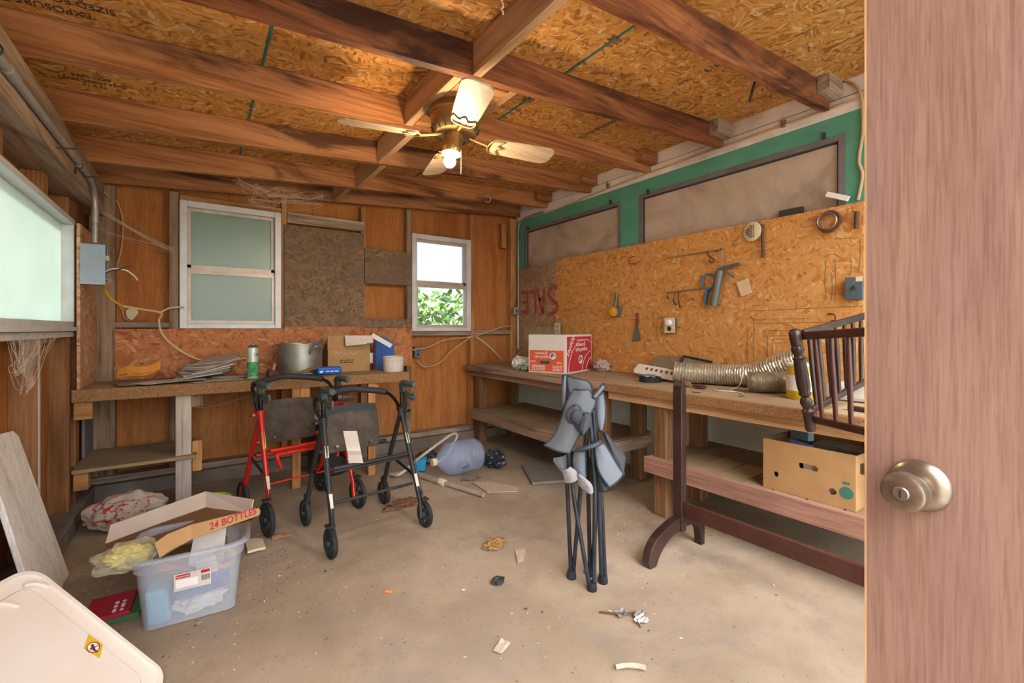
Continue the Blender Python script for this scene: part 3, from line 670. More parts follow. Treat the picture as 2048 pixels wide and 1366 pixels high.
walker('black framed rolling walker nearer the room centre, with a paper strip over its bar', (.768, 2.572, 0), math.radians(6.5), 'black', .073, 'black')
def strip(pts, w, rightv, th=.0008):
    return sheet(B(), [[V(p) - V(rightv) * w / 2, V(p), V(p) + V(rightv) * w / 2] for p in pts], th)
p = [far(700 + k * 1.6, 862 + k * 8, 2.36 - (.012 if 4 < k < 6 else 0)) for k in range(9)]
o = single('paper_strip', strip(p, .072, Rv), M['paper'], 'long pale paper strip hanging over the bar of the black walker', 'paper')

# ------------------------------------------------------------------ cradle and its stand
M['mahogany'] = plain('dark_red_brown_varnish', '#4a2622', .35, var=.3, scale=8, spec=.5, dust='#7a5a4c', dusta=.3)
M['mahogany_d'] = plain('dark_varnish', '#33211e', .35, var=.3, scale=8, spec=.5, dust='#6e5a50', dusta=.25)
t = thing('cradle_stand', 'dark wooden cradle stand with one upright and a curved foot in front of the bench', 'stand', (1.98, 1.36, 0))
sx_ = 1.975
bm = B(); prism(bm, [(sx_ - .021, 1.333, .115), (sx_ + .021, 1.333, .115), (sx_ + .021, 1.335, .80), (sx_ + .019, 1.335, .835), (sx_ + .008, 1.335, .858), (sx_ - .008, 1.335, .858), (sx_ - .019, 1.335, .835), (sx_ - .021, 1.335, .80)], (0, .05, 0)); obj('upright', bm, M['mahogany_d'], t, bev=.004)
# curved foot (arch) along X
out_ = [(-.25, 0), (-.262, .03), (-.245, .085), (-.20, .13), (-.12, .165), (-.03, .185), (.06, .20), (.12, .20), (.16, .18), (.185, .13), (.19, .06), (.188, 0)]
inn = [(.158, 0), (.152, .06), (.125, .115), (.04, .132), (-.06, .115), (-.13, .085), (-.178, .045), (-.205, .0)]
poly = [(sx_ + a, 1.34, b) for a, b in out_ + inn]
bm = B(); n_o = len(out_); L1 = [V((sx_ + a, 1.34, b)) for a, b in out_]; L2 = [V((sx_ + a, 1.34, b)) for a, b in inn[::-1]]
L2r = [L2[0].lerp(L2[0], 0)]; 
def resample(Ls, n):
    d = [0]
    for a, b in zip(Ls, Ls[1:]): d.append(d[-1] + (b - a).length)
    o_ = []
    for k in range(n):
        s0 = d[-1] * k / (n - 1); i = max(j for j in range(len(d)) if d[j] <= s0 + 1e-9); i = min(i, len(Ls) - 2); o_.append(Ls[i].lerp(Ls[i + 1], (s0 - d[i]) / max(1e-9, d[i + 1] - d[i])))
    return o_
A_, C_ = resample(curve(L1, 4), 24), resample(curve(L2, 4), 24)
fr_ = [[bm.verts.new(p + V((0, q, 0))) for p in A_] for q in (0, .042)]; bk_ = [[bm.verts.new(p + V((0, q, 0))) for p in C_] for q in (0, .042)]
for i in range(23):
    bm.faces.new((fr_[0][i], fr_[0][i + 1], bk_[0][i + 1], bk_[0][i])); bm.faces.new((fr_[1][i], bk_[1][i], bk_[1][i + 1], fr_[1][i + 1]))
    bm.faces.new((fr_[0][i], fr_[1][i], fr_[1][i + 1], fr_[0][i + 1])); bm.faces.new((bk_[0][i], bk_[0][i + 1], bk_[1][i + 1], bk_[1][i]))
for i in (0, 23): bm.faces.new((fr_[0][i], bk_[0][i], bk_[1][i], fr_[1][i]))
obj('curved_foot', bm, M['mahogany_d'], t, bev=.004)
obj('stretcher', box(B(), sx_ - .012, sx_ + .012, .42, 1.334, .19, .262), M['mahogany'], t, bev=.003)

t = thing('cradle', 'dark wooden spindle cradle tipped on the near workbench beside the door', 'cradle', (2.15, .873, .68))
PB, PT = far(1622, 862, 1.925), far(1588, 657, 1.925)
ax = (PT - PB); Ln = ax.length; pr_ = [(0, 0), (.017, 0), (.02, .01), (.02, .085), (.024, .09), (.021, .097), (.015, .104), (.02, .115), (.0245, .13), (.02, .147), (.014, .155), (.022, .163), (.024, .17), (.021, .178), (.0255, .20), (.026, .26), (.023, .31), (.0225, .322), (.026, .328), (.018, .336), (.017, .345), (.024, .36), (.025, .375), (.02, .384), (.023, .39), (.022, .395), (.024, .43), (.023, .45), (.014, .462), (0, .465)]
k_ = Ln / .465; obj('corner_post', lathe(B(), [(r_, z_ * k_) for r_, z_ in pr_], PB, ax, 24), M['mahogany_d'], t, smooth=True)
T0, B0 = far(1606, 672, 1.925), far(1626, 838, 1.925)
T1, B1 = far(1745, 663, 1.61), far(1745, 866, 1.58)
T1 = T0 + (T1 - T0) * 1.25; B1 = B0 + (B1 - B0) * 1.25
def rail(a, b, w, h, nm, m): obj(nm, beam(B(), a, b, w, h), M[m], t, bev=.006)
rail(T0, T1, .024, .034, 'top_rail', 'mahogany'); rail(B0, B1, .022, .03, 'bottom_rail', 'mahogany')
T2, B2 = far(1745, 628, 2.12), far(1742, 757, 2.12)
U0, D0 = T0 + V((.012, .006, .012)), B0 + V((.012, .01, .036))
T2 = U0 + (T2 - U0) * 1.12; B2 = D0 + (B2 - D0) * 1.12
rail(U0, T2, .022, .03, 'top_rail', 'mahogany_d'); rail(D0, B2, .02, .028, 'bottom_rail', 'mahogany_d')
for a, b, c_, d_, n_ in ((T0, T1, B0, B1, 5), (U0, T2, D0, B2, 9)):
    for k in range(n_):
        q = (k + .75) / n_ if n_ == 5 else (k + .6) / n_
        p0, p1 = a.lerp(b, q), c_.lerp(d_, q)
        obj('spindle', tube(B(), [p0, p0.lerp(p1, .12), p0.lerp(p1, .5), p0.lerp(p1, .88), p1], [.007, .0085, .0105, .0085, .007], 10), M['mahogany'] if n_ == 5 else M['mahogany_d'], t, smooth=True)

# ------------------------------------------------------------------ tool board on the right wall
M['pencil'] = plain('pencil_line', '#5f6a58', .9, var=0)
M['redpaint'] = plain('faded_red_paint', '#b05a56', .9, var=.45, scale=50)
M['beige'] = plain('beige_plastic', '#d6c8aa', .5, var=.08)
M['bluepl'] = plain('blue_plastic', '#3f7fb0', .45, var=.12)
M['grey_tool'] = plain('grey_tool_metal', '#6c7370', .5, .4, var=.25, dust='#8a8478', dusta=.3)
PX = 2.862
tb = single('tool_board', box(B(), PX, PX + .014, .872, 3.345, .76, 1.787), M['osb_board'], 'large orange chipboard tool board above the right benches, full of nails and pencil outlines', 'board', bev=.001)
sb = single('chipboard_panel', box(B(), PX, PX + .012, 3.349, 3.95, .76, 1.757), M['osb_sale'], 'greyish chipboard panel in the back corner with red letters painted upside down', 'board')
obj('pale_patch', box(B(), PX - .0008, PX, 3.35, 3.86, .98, 1.135), plain('pale_glue_patch', '#b8a684', .9, var=.25, scale=12), sb)
def stroke(pts, r, X=PX): return [onX(u, v, X - .001) for u, v in pts]
# SALE painted upside down (read from right to left): flattened brush strokes
def brush(name, strokes, wd, parent):
    bm = B()
    for s_ in strokes:
        P = curve([onX(u, v, PX - .0012) for u, v in s_], 5); tg = [(P[min(i + 1, len(P) - 1)] - P[max(i - 1, 0)]).normalized() for i in range(len(P))]
        g = []
        for p, q in zip(P, tg):
            n_ = q.cross(V((1, 0, 0))).normalized(); g.append([p - n_ * wd / 2, p + n_ * wd / 2])
        sheet(bm, g)
    return obj(name, bm, M['redpaint'], parent)
zf = lambda a: [(1020 + x / 13.66, 560 + y / 13.66) for x, y in a]
brush('letter_s', [zf([(1290, 200), (1150, 200), (1060, 300), (1060, 420), (1150, 540), (1270, 640), (1290, 760), (1230, 860), (1060, 940)])], .042, sb)
brush('letter_a', [zf([(745, 240), (790, 480), (880, 930)]), zf([(930, 240), (925, 500), (900, 930)]), zf([(790, 540), (930, 480)])], .036, sb)
brush('letter_l', [zf([(510, 350), (690, 300)]), zf([(680, 300), (705, 920)])], .036, sb)
brush('letter_e', [zf([(300, 340), (470, 330)]), zf([(470, 330), (490, 880)]), zf([(340, 620), (480, 610)]), zf([(330, 880), (500, 880)])], .036, sb)
# pencil outlines
bm = B()
for s_ in [[(1357, 618), (1357, 618)], ]: pass
lines = [[(1497, 622), (1726, 612)], [(1508, 639), (1508, 722)], [(1512, 638), (1620, 637)], [(1512, 647), (1700, 643)], [(1525, 662), (1610, 660)], [(1535, 672), (1585, 671)], [(1535, 672), (1535, 715)], [(1545, 686), (1580, 685)], [(1545, 686), (1545, 712)], [(1495, 660), (1495, 725)],
         [(1652, 520), (1650, 560), (1653, 600)], [(1670, 518), (1672, 560), (1670, 604)], [(1662, 545), (1665, 575), (1662, 603)], [(1646, 517), (1665, 508), (1685, 517)], [(1700, 505), (1703, 530), (1700, 550)], [(1720, 478), (1721, 510), (1718, 545)], [(1670, 477), (1722, 476)],
         [(1178, 520), (1177, 540), (1192, 558), (1203, 540), (1198, 512)], [(1215, 670), (1208, 655), (1222, 650), (1226, 666), (1212, 675)], [(1218, 690), (1208, 705), (1224, 712), (1228, 698)], [(1236, 650), (1236, 700), (1242, 720)], [(1250, 650), (1251, 715)], [(1293, 630), (1294, 672), (1304, 688), (1296, 700)],
         [(1297, 625), (1306, 627), (1307, 675)], [(1315, 628), (1314, 675), (1324, 690), (1326, 672), (1318, 660)], [(1318, 627), (1324, 640), (1322, 675)], [(1127, 619), (1180, 614)], [(1128, 622), (1186, 616)]]
for s_ in lines:
    tube(bm, curve([onX(u, v, PX - .0006) for u, v in s_], 4), .0013, 4)
obj('pencil_outline', bm, M['pencil'], tb)
# nails: short shafts sloping out of the board
nb = B(); tube(nb, [(0, 0, 0), (-.022, 0, .006)], .0016, 6); tube(nb, [(-.022, 0, .006), (-.0235, 0, .0064)], .0034, 6)
nail0 = obj('nail', nb, M['nail'], tb); nail0.location = (0, 0, 0)
NP = [(1122, 536), (1132, 534), (1157, 528), (1185, 522), (1232, 517), (1256, 506), (1294, 507), (1232, 540), (1279, 559), (1116, 572), (1103, 569), (1178, 601), (1265, 576), (1223, 584), (1106, 609), (1252, 631), (1203, 623), (1163, 628), (1118, 601), (1367, 500), (1441, 500), (1437, 505), (1410, 570), (1390, 600), (1640, 435), (1712, 425), (1650, 467), (1588, 497), (1573, 502), (1612, 548), (1601, 553), (1545, 560), (1538, 602), (1580, 520), (1508, 638), (1360, 655), (1350, 648), (1374, 612), (1310, 572), (1310, 628), (1440, 610), (1470, 490), (1530, 530), (1490, 560)]
for k, (u, v) in enumerate(NP):
    o = nail0 if k == 0 else nail0.copy()
    if k: COL.objects.link(o); o.parent = tb
    off = V(tb.location); p = onX(u, v, PX); nm = V((0, 0, 0)); o.location = p - off + off * 0 + V((0, 0, 0)); o.rotation_euler = (0, 0, R.uniform(-.5, .5))
for w_ in nail0.data.vertices: w_.co += V(tb.location)    # the nail mesh is kept about its own root
def on_board(name, bm, mat, label, cat, group=None, **k): return single(name, bm, mat, label, cat, group, **k)
BXn = 2.85
def bp(u, v, d=0.0): return onX(u, v, PX - d)
# caulking gun
t = thing('caulking_gun', 'grey caulking gun hanging on the tool board', 'caulking gun', bp(1432, 612))
obj('barrel', tube(B(), [bp(1441, 540, .035), bp(1437, 555, .035), bp(1427, 612, .035)], [.024, .026, .026], 20), M['grey_tool'], t, smooth=True)
obj('handle', tube(B(), curve([bp(1436, 540, .035), bp(1455, 534, .036), bp(1479, 527, .037)], 5), [.012] * 6 + [.01] * 5, 10), M['grey_tool'], t, smooth=True)
obj('trigger', tube(B(), curve([bp(1447, 538, .035), bp(1458, 548, .036), bp(1468, 555, .036)], 5), .007, 8), M['grey_tool'], t, smooth=True)
obj('plunger_rod', tube(B(), curve([bp(1441, 540, .035), bp(1443, 520, .034), bp(1445, 499, .03)], 5), .004, 8), M['steel'], t, smooth=True)
# blue strap wrench
t = thing('filter_wrench', 'blue ring-ended filter wrench hanging beside the caulking gun', 'wrench', bp(1410, 610))
c_ = bp(1417, 563, .02); rr = (bp(1417, 548, .02) - c_).length
obj('ring', tube(B(), [c_ + V((0, math.cos(a) * rr, math.sin(a) * rr)) for a in [2 * PI * k / 28 for k in range(28)]], .0065, 8, True), M['bluepl'], t, smooth=True)
obj('handle', beam(B(), bp(1415, 580, .02), bp(1410, 609, .02), .012, .026, (1, 0, 0)), M['bluepl'], t, bev=.003)
# brush
t = thing('scrub_brush', 'yellow bristled brush with dark handle hanging on the tool board', 'brush', bp(1227, 632))
obj('handle', tube(B(), [bp(1233, 585, .02), bp(1233, 592, .02), bp(1232, 602, .02), bp(1230, 613, .02)], [.008, .014, .011, .016], 12), M['grey_tool'], t, smooth=True)
ya = bp(1226, 623, .05); bm = B(); ball(bm, ya, .045, (.75, .95, .95), .18, 3, 3); obj('bristles', bm, plain('yellow_bristles', '#cf9a2a', .9, var=.35, scale=60), t)
obj('back_plate', beam(B(), bp(1240, 613, .02), bp(1236, 632, .02), .028, .05, (1, 0, 0)), M['grey_tool'], t, bev=.004)
# putty knife
t = thing('putty_knife', 'rusty putty knife with red handle hanging on the tool board', 'scraper', bp(1273, 682))
obj('handle', tube(B(), [bp(1274, 626, .015), bp(1275, 640, .015), bp(1273, 654, .015)], [.010, .012, .008], 10), plain('worn_red_handle', '#7a3a2c', .6, var=.3, scale=40), t, smooth=True)
bm = B(); prism(bm, [bp(1270, 654, .015), bp(1276, 654, .015), bp(1281, 681, .015), bp(1264, 683, .015)], (.002, 0, 0)); obj('blade', bm, M['grey_tool'], t)
# outlet box with round plug, second outlet, switch
def cover(name, label, cat, u0, v0, u1, v1, d, mat):
    t = thing(name, label, cat, bp(u1, v1)); p0, p1 = bp(u0, v0, d), bp(u1, v1, d)
    obj('box', box(B(), PX - d + .002, PX - .0005, min(p0.y, p1.y), max(p0.y, p1.y), min(p0.z, p1.z), max(p0.z, p1.z)), M['grey_tool'], t, bev=.003)
    e = .004; obj('cover_plate', box(B(), PX - d - .004, PX - d + .0015, min(p0.y, p1.y) - e, max(p0.y, p1.y) + e, min(p0.z, p1.z) - e, max(p0.z, p1.z) + e), mat, t, bev=.003)
    return t, (p0 + p1) / 2 - V((.005, 0, 0))
t, c_ = cover('power_outlet', 'beige power outlet with a round plug-in light in the middle of the tool board', 'outlet', 1330, 637, 1349, 665, .035, M['beige'])
obj('plug_in_light', lathe(B(), [(0, 0), (.022, 0), (.022, .02), (.018, .026), (0, .028)], c_ + V((0, .0, .02)), (-1, 0, 0), 24), M['white'], t, smooth=True)
obj('socket', lathe(B(), [(0, 0), (.017, 0), (.017, .002), (0, .002)], c_ + V((0, 0, -.024)), (-1, 0, 0), 20), M['black'], t)
t, c_ = cover('power_outlet', 'narrow pale power outlet above the red apple box', 'outlet', 1110, 647, 1120, 668, .03, M['beige'])
for dz in (-.02, .02): obj('socket', box(B(), c_.x - .001, c_.x + .001, c_.y - .007, c_.y + .007, c_.z + dz - .006, c_.z + dz + .006), M['black'], t)
M['bluegrey'] = plain('blue_grey_metal', '#566878', .45, .5, var=.2, dust='#7a8288', dusta=.3)
t, c_ = cover('light_switch', 'dark blue-grey metal light switch at the right edge of the tool board', 'switch', 1692, 557, 1724, 597, .03, M['bluegrey'])
obj('toggle', obox(B(), c_ + V((-.006, 0, .003)), (1, 0, .5), (0, 1, 0), (-.5, 0, 1), .012, .005, .007), M['black'], t)
for dz in (-.03, .03): obj('screw', lathe(B(), [(0, 0), (.004, 0), (.003, .002), (0, .002)], c_ + V((0, 0, dz)), (-1, 0, 0), 10), M['steel'], t)
obj('tape_scrap', box(B(), c_.x - .0012, c_.x, c_.y - .04, c_.y - .01, c_.z + .035, c_.z + .06), M['beige'], t)
# drain cover, hammer handle, clamp, file
t = thing('drain_cover', 'round cream drain cover with grid holes near the top of the tool board', 'drain cover', bp(1505, 475))
c_ = bp(1505, 463, .03); obj('disc', lathe(B(), [(0, 0), (.058, 0), (.06, .003), (.054, .007), (0, .008)], c_, (-1, .12, 0), 32), M['beige'], t, smooth=True)
bm = B()
for i in range(-3, 4):
    for j in range(-3, 4):
        if i * i + j * j < 11: box(bm, c_.x - .0095, c_.x - .006, c_.y + i * .0115 - .0035, c_.y + i * .0115 + .0035, c_.z + j * .0115 - .0035, c_.z + j * .0115 + .0035)
obj('hole_grid', bm, M['black'], t)
on_board('iron_bar', tube(B(), [bp(1525, 449, .02), bp(1525, 455, .02), bp(1526, 515, .02)], [.012, .008, .009], 10), M['rust'], 'rusty iron bar hanging right of the drain cover', 'bar', smooth=True)
t = thing('hose_clamp', 'rusty round clamp ring hanging in the upper right of the tool board', 'clamp', bp(1657, 462))
c_ = bp(1658, 443, .025)
obj('ring', tube(B(), [c_ + V((0, math.cos(a) * .052, math.sin(a) * .052)) for a in [2 * PI * k / 32 for k in range(32)]], .009, 8, True), M['rust'], t, smooth=True)
obj('inner_band', tube(B(), [c_ + V((-.008, .008 + math.cos(a) * .045, .004 + math.sin(a) * .045)) for a in [2 * PI * k / 32 for k in range(32)]], .0035, 6, True), M['steel'], t, smooth=True)
obj('handle_tip', tube(B(), [c_ + V((-.01, .05, .035)), c_ + V((-.012, .10, .028))], .006, 8), plain('red_rubber', '#a85a4a', .6), t, smooth=True)
on_board('round_file', tube(B(), [bp(1714, 423, .02), bp(1712, 457, .02)], .011, 10), M['rust'], 'dark stubby cylinder hanging at the top right corner of the tool board', 'tool', smooth=True)
# papers
t = thing('paper_notes', 'two cream paper slips pinned beside the caulking gun', 'paper', bp(1490, 590))
for k, (a, b, c2, d2) in enumerate([((1472, 565), (1497, 556), (1503, 582), (1482, 592)), ((1484, 588), (1504, 580), (1504, 585), (1484, 593))]):
    obj('slip', prism(B(), [bp(*q, .012 + .003 * (1 - k)) for q in (a, b, c2, d2)], (.001, 0, 0)), M['paper'] if k else plain('cream_paper', '#d8bc98', .8), t)
# hooks
on_board('wire_hook', tube(B(), curve([bp(1269, 512, .01), bp(1258, 516, .02), bp(1258, 526, .03), bp(1270, 527, .04), bp(1278, 523, .04), bp(1282, 524, .03)], 6), .004, 8), plain('red_hook_coat', '#a03a28', .5), 'red coated hook screwed into the tool board', 'hook', smooth=True)
on_board('wire_hook', tube(B(), curve([bp(1324, 486, .01), bp(1327, 495, .03), bp(1336, 501, .04), bp(1344, 498, .03)], 6), .004, 8), plain('yellow_hook_coat', '#c8902a', .5), 'yellow coated hook near the top edge of the tool board', 'hook', smooth=True)
on_board('wire_hook', tube(B(), curve([bp(1416, 502, .02), bp(1417, 512, .02), bp(1424, 516, .02), bp(1428, 522, .02), bp(1420, 525, .02), bp(1418, 518, .02)], 6), .0035, 8), M['nail'], 'small dark S-shaped hook hanging above the blue wrench', 'hook', smooth=True)
t = thing('key_bunch', 'bunch of dark hooks and keys hanging left of the blue wrench', 'hooks', bp(1352, 612))
for k, (a, b, c2) in enumerate([((1338, 584), (1334, 592), (1337, 598)), ((1350, 584), (1346, 600), (1352, 610)), ((1357, 584), (1357, 600), (1360, 616))]):
    obj('key', tube(B(), curve([bp(*a, .01), bp(*b, .02), bp(*c2, .018)], 5), [.003] * 5 + [.005] * 6, 6), M['nail'], t, smooth=True)
def twisted(name, a, b, label):
    n_ = 22; bm = B(); pa, pb = bp(*a, .012), bp(*b, .012)
    for ph in (0, PI): tube(bm, [pa.lerp(pb, i / (3 * n_)) + V((math.sin(i * .9 + ph) * .004, 0, math.cos(i * .9 + ph) * .004)) for i in range(3 * n_ + 1)], .0022, 5)
    return on_board(name, bm, M['steel'], label, 'chain')
twisted('chain', (1333, 516), (1448, 498), 'upper twisted wire chain strung along the tool board')
twisted('chain', (1333, 585), (1408, 576), 'lower twisted wire chain strung left of the blue wrench')
on_board('wire_hook', tube(B(), curve([bp(1655, 628, .01), bp(1668, 629, .02), bp(1670, 640, .02), bp(1662, 642, .02)], 5), .004, 8), plain('dark_red_metal', '#6a2a20', .6), 'small dark red bracket low on the tool board above the cradle', 'hook', smooth=True)
# clutter on top of the board
single('switch_box', box(B(), 2.878, 2.9, 1.17, 1.30, 1.76, 1.83), M['black'], 'black square box standing behind the top edge of the tool board', 'box', bev=.004)
bm = B(); obox(bm, onX(1675, 393, 2.872), (0, -.86, -.42), (1, 0, 0), (0, -.42, .86), .058, .008, .014); o = single('metal_bracket', bm, M['white'], 'white metal bracket sticking out above the tool board', 'bracket', bev=.002)
# cables on the right wall
M['cable'] = plain('tan_cable', '#c2a582', .6, var=.15); M['cable_d'] = plain('dark_cable', '#4a4038', .6, var=.15); M['cable_w'] = plain('white_cable', '#d8d4c8', .6, var=.1)
CP = curve([(2.882, 3.55, 2.28), (2.876, 3.2, 2.29), (2.878, 2.7, 2.315), (2.88, 2.2, 2.33), (2.88, 1.5, 2.335), (2.88, .6, 2.345), (2.88, .2, 2.35)], 8)
single('wall_cable', tube(B(), CP, .006, 8), M['cable'], 'tan cable running along the white board at the top of the right wall', 'cable', smooth=True)
t = thing('wall_cable', 'dark to tan cable looping over the nearest rafter and down the green wall', 'cable', onX(1722, 200, 2.87))
P0 = [far(1500, 203, 2.25), far(1508, 170, 2.27), far(1520, 138, 2.3), far(1540, 150, 2.33), far(1560, 178, 2.36), far(1580, 184, 2.40), far(1640, 178, 2.44), far(1690, 163, 2.46)]
obj('dark_end', tube(B(), curve(P0, 6), .007, 8), M['cable_d'], t, smooth=True)
obj('tan_run', tube(B(), curve([P0[-1], onX(1712, 172, 2.875), onX(1724, 200, 2.875), onX(1726, 260, 2.885), onX(1718, 320, 2.885), onX(1725, 350, 2.885), onX(1716, 400, 2.885)], 7), .008, 8), M['cable'], t, smooth=True)
for u, v in ((1567, 248), (1217, 372), (1082, 400)):
    p = onX(u, v, 2.885); bm = B(); box(bm, 2.87, 2.889, p.y - .012, p.y + .012, p.z - .02, p.z + .02); tube(bm, [V((2.872, p.y, p.z + .02)), V((2.868, p.y, p.z + .04))], .004, 6)
    single('cable_clamp', bm, M['steel'], {1567: 'metal cable clamp on the white board right of the second rafter', 1217: 'metal cable clamp above the big grey panel on the white board', 1082: 'metal cable clamp nearest the back corner on the white board'}[u], 'clamp', 'cable clamps on the right wall')
def clip_hook(u, v, lb):
    p = onX(u, v, 2.893); bm = B(); box(bm, 2.884, 2.8925, p.y - .008, p.y + .008, p.z - .02, p.z + .016); tube(bm, curve([p + V((-.002, 0, .01)), p + V((-.022, 0, .014)), p + V((-.024, 0, -.008))], 4), .003, 6); single('window_clip', bm, M['frame_dark'], lb, 'clip', 'clips on the panel frames')
for u, v, lb in ((1222, 404, 'small dark clip at the right end of the left panel frame'), (1057, 456, 'small dark clip at the left end of the left panel frame'), (1297, 383, 'small dark clip at the left end of the large panel frame'), (1648, 272, 'small dark clip at the right end of the large panel frame')): clip_hook(u, v, lb)
# corner conduit and box
t = thing('corner_conduit', 'grey conduit rising beside the back right corner to a small switch box', 'conduit', (2.868, 3.985, 1.2))
obj('pipe', tube(B(), curve([(2.868, 3.972, 1.34), (2.868, 3.972, 1.7), (2.868, 3.972, 2.12), (2.868, 3.965, 2.22), (2.872, 3.90, 2.285), (2.876, 3.75, 2.30), (2.878, 3.55, 2.30)], 8), .011, 10), M['conduit'], t, smooth=True)
obj('lower_pipe', tube(B(), [(2.868, 3.972, .9), (2.868, 3.972, 1.27)], .012, 10), M['whiteboard'], t, smooth=True)
sbx = obj('switch_box', box(B(), 2.80, 2.861, 3.955, 4.01, 1.27, 1.35), M['conduit'], t, bev=.003)
obj('toggle', box(B(), 2.826, 2.834, 3.945, 3.956, 1.30, 1.325), M['black'], sbx)

# ------------------------------------------------------------------ left wall services
t = thing('electrical_conduit', 'silver conduit along the left roof beam, bending down to the breaker box', 'conduit', (-.48, 3.4, 1.6))
cd = curve([(-.487, .4, 1.93), (-.487, 1.2, 1.93), (-.487, 1.97, 1.935), (-.487, 2.7, 1.945), (-.487, 3.25, 1.955), (-.487, 3.42, 1.95), (-.487, 3.53, 1.90), (-.487, 3.56, 1.80), (-.487, 3.56, 1.62)], 8)
obj('pipe', tube(B(), cd, .0145, 14), M['conduit'], t, smooth=True)
for p in ((-.487, 2.1, 1.936), (-.487, 3.15, 1.953)): obj('coupling', tube(B(), [V(p) - V((0, .04, .001)), V(p) + V((0, .04, .001))], .018, 14), M['conduit'], t, smooth=True)
obj('coupling', tube(B(), [(-.487, 3.56, 1.74), (-.487, 3.56, 1.82)], .018, 14), M['conduit'], t, smooth=True)
for y in (1.95, 3.1):
    bm = B(); tube(bm, [V((-.487, y, 1.94)) + V((math.sin(a) * .019, 0, math.cos(a) * .019)) for a in [PI * k / 8 - .3 for k in range(10)]], .003, 6); box(bm, -.499, -.494, y - .01, y + .01, 1.895, 1.925); obj('strap', bm, M['nail'], t)
for y, z in ((2.72, 1.90), (3.28, 1.93)): tube(B(), [(0, 0, 0), (1, 0, 0)], .1).free(); single('bent_nail', tube(B(), [(-.495, y, z), (-.43, y - .01, z + .006)], .003, 6), M['rust'], 'rusty nail sticking out of the left beam ' + ('nearer the door' if y < 3 else 'near the conduit bend'), 'nail')
t = thing('breaker_box', 'open grey metal breaker box beside the left window, wires poking out', 'breaker box', (-.5, 3.56, 1.375))
bx = (-.543, -.435, 3.51, 3.60, 1.375, 1.607); M['box_grey'] = plain('galvanised_box', '#98a0ae', .45, .4, var=.15, dust='#8a8a88', dusta=.3)
bm = B(); x0, x1, y0, y1, z0, z1 = bx; e = .003
for q in ((x0, x1, y0, y0 + e, z0, z1), (x0, x0 + e, y0 + e, y1, z0, z1), (x0 + e, x1, y1 - e, y1, z0, z1), (x0 + e, x1, y0 + e, y1 - e, z0, z0 + e), (x0 + e, x1, y0 + e, y1 - e, z1 - e, z1)): box(bm, *q)
obj('case', bm, M['box_grey'], t)
for z in (1.40, 1.58): obj('rivet', lathe(B(), [(0, 0), (.005, 0), (.004, .0015), (0, .0015)], (-.455, 3.51, z), (0, -1, 0), 12), M['steel'], t)
obj('breaker', box(B(), -.46, -.425, 3.55, 3.597, 1.52, 1.55), M['beige'], t, bev=.002)
obj('back_plate', box(B(), -.50, -.44, 3.575, 3.5965, 1.39, 1.60), M['black'], t)
obj('dark_wire', tube(B(), curve([(-.46, 3.56, 1.42), (-.43, 3.55, 1.455), (-.37, 3.53, 1.475), (-.325, 3.52, 1.495)], 6), .004, 8), M['cable_d'], t, smooth=True)
obj('white_wire', tube(B(), curve([(-.46, 3.56, 1.44), (-.41, 3.54, 1.472), (-.35, 3.53, 1.47), (-.31, 3.52, 1.44), (-.29, 3.515, 1.41)], 6), .004, 8), M['cable_w'], t, smooth=True)
obj('coil', tube(B(), curve([(-.46, 3.55, 1.405), (-.425, 3.54, 1.41), (-.415, 3.54, 1.4), (-.43, 3.54, 1.39), (-.46, 3.55, 1.395)], 5), .004, 6), M['cable'], t, smooth=True)
yc = lambda u, v, y: onY(u, v, y)
t = thing('power_cable', 'yellow and white cable hanging from the breaker box, drooping to the back bench', 'cable', (-.2, 3.8, 1.2))
M['cable_y'] = plain('yellow_cable', '#c8952e', .5, var=.1)
obj('yellow_run', tube(B(), curve([(-.44, 3.57, 1.376), yc(210, 578, 3.62), yc(222, 598, 3.66), yc(245, 612, 3.72)], 7), .008, 8), M['cable_y'], t, smooth=True)
obj('white_run', tube(B(), curve([yc(245, 612, 3.72), yc(280, 618, 3.80), yc(322, 626, 3.88), yc(318, 640, 3.92), yc(323, 665, 3.94), yc(345, 690, 3.95), yc(380, 712, 3.95), yc(412, 722, 3.95), yc(450, 722, 3.95), yc(492, 716, 3.95)], 7), .0065, 8), plain('cream_cable', '#d8c690', .6, var=.12), t, smooth=True)
obj('stub', tube(B(), curve([yc(322, 624, 3.88), yc(340, 616, 3.92), yc(362, 614, 3.96)], 6), .005, 8), M['cable_w'], t, smooth=True)
obj('yellow_tip', tube(B(), [yc(361, 614, 3.96), yc(368, 615, 3.96)], .005, 8), M['cable_y'], t, smooth=True)
single('wall_wire', tube(B(), curve([yc(192, 330, 3.98), yc(195, 360, 3.98), yc(215, 392, 4.0), yc(235, 405, 4.09), yc(246, 450, 4.09), yc(240, 510, 4.09), yc(222, 560, 4.09), yc(220, 580, 4.08)], 7), .005, 8), M['cable'], 'thin tan wire running down the plywood left of the left back window', 'wire', smooth=True)
single('wall_wire', tube(B(), curve([yc(236, 608, 4.08), yc(245, 622, 4.09), yc(248, 635, 4.09), yc(258, 642, 4.09)], 6), .004, 8), M['cable'], 'short tan wire end below the yellow cable', 'wire', smooth=True)
bm = B(); ho = [yc(u, v, 4.1) for u, v in ((253, 632), (252, 622), (258, 617), (268, 616), (276, 620), (276, 628), (270, 634), (264, 641), (256, 637))]
prism(bm, ho, (0, -.004, 0)); single('wood_patch', bm, M['beige'], 'pale rounded wooden patch on the plywood below the yellow cable', 'patch')
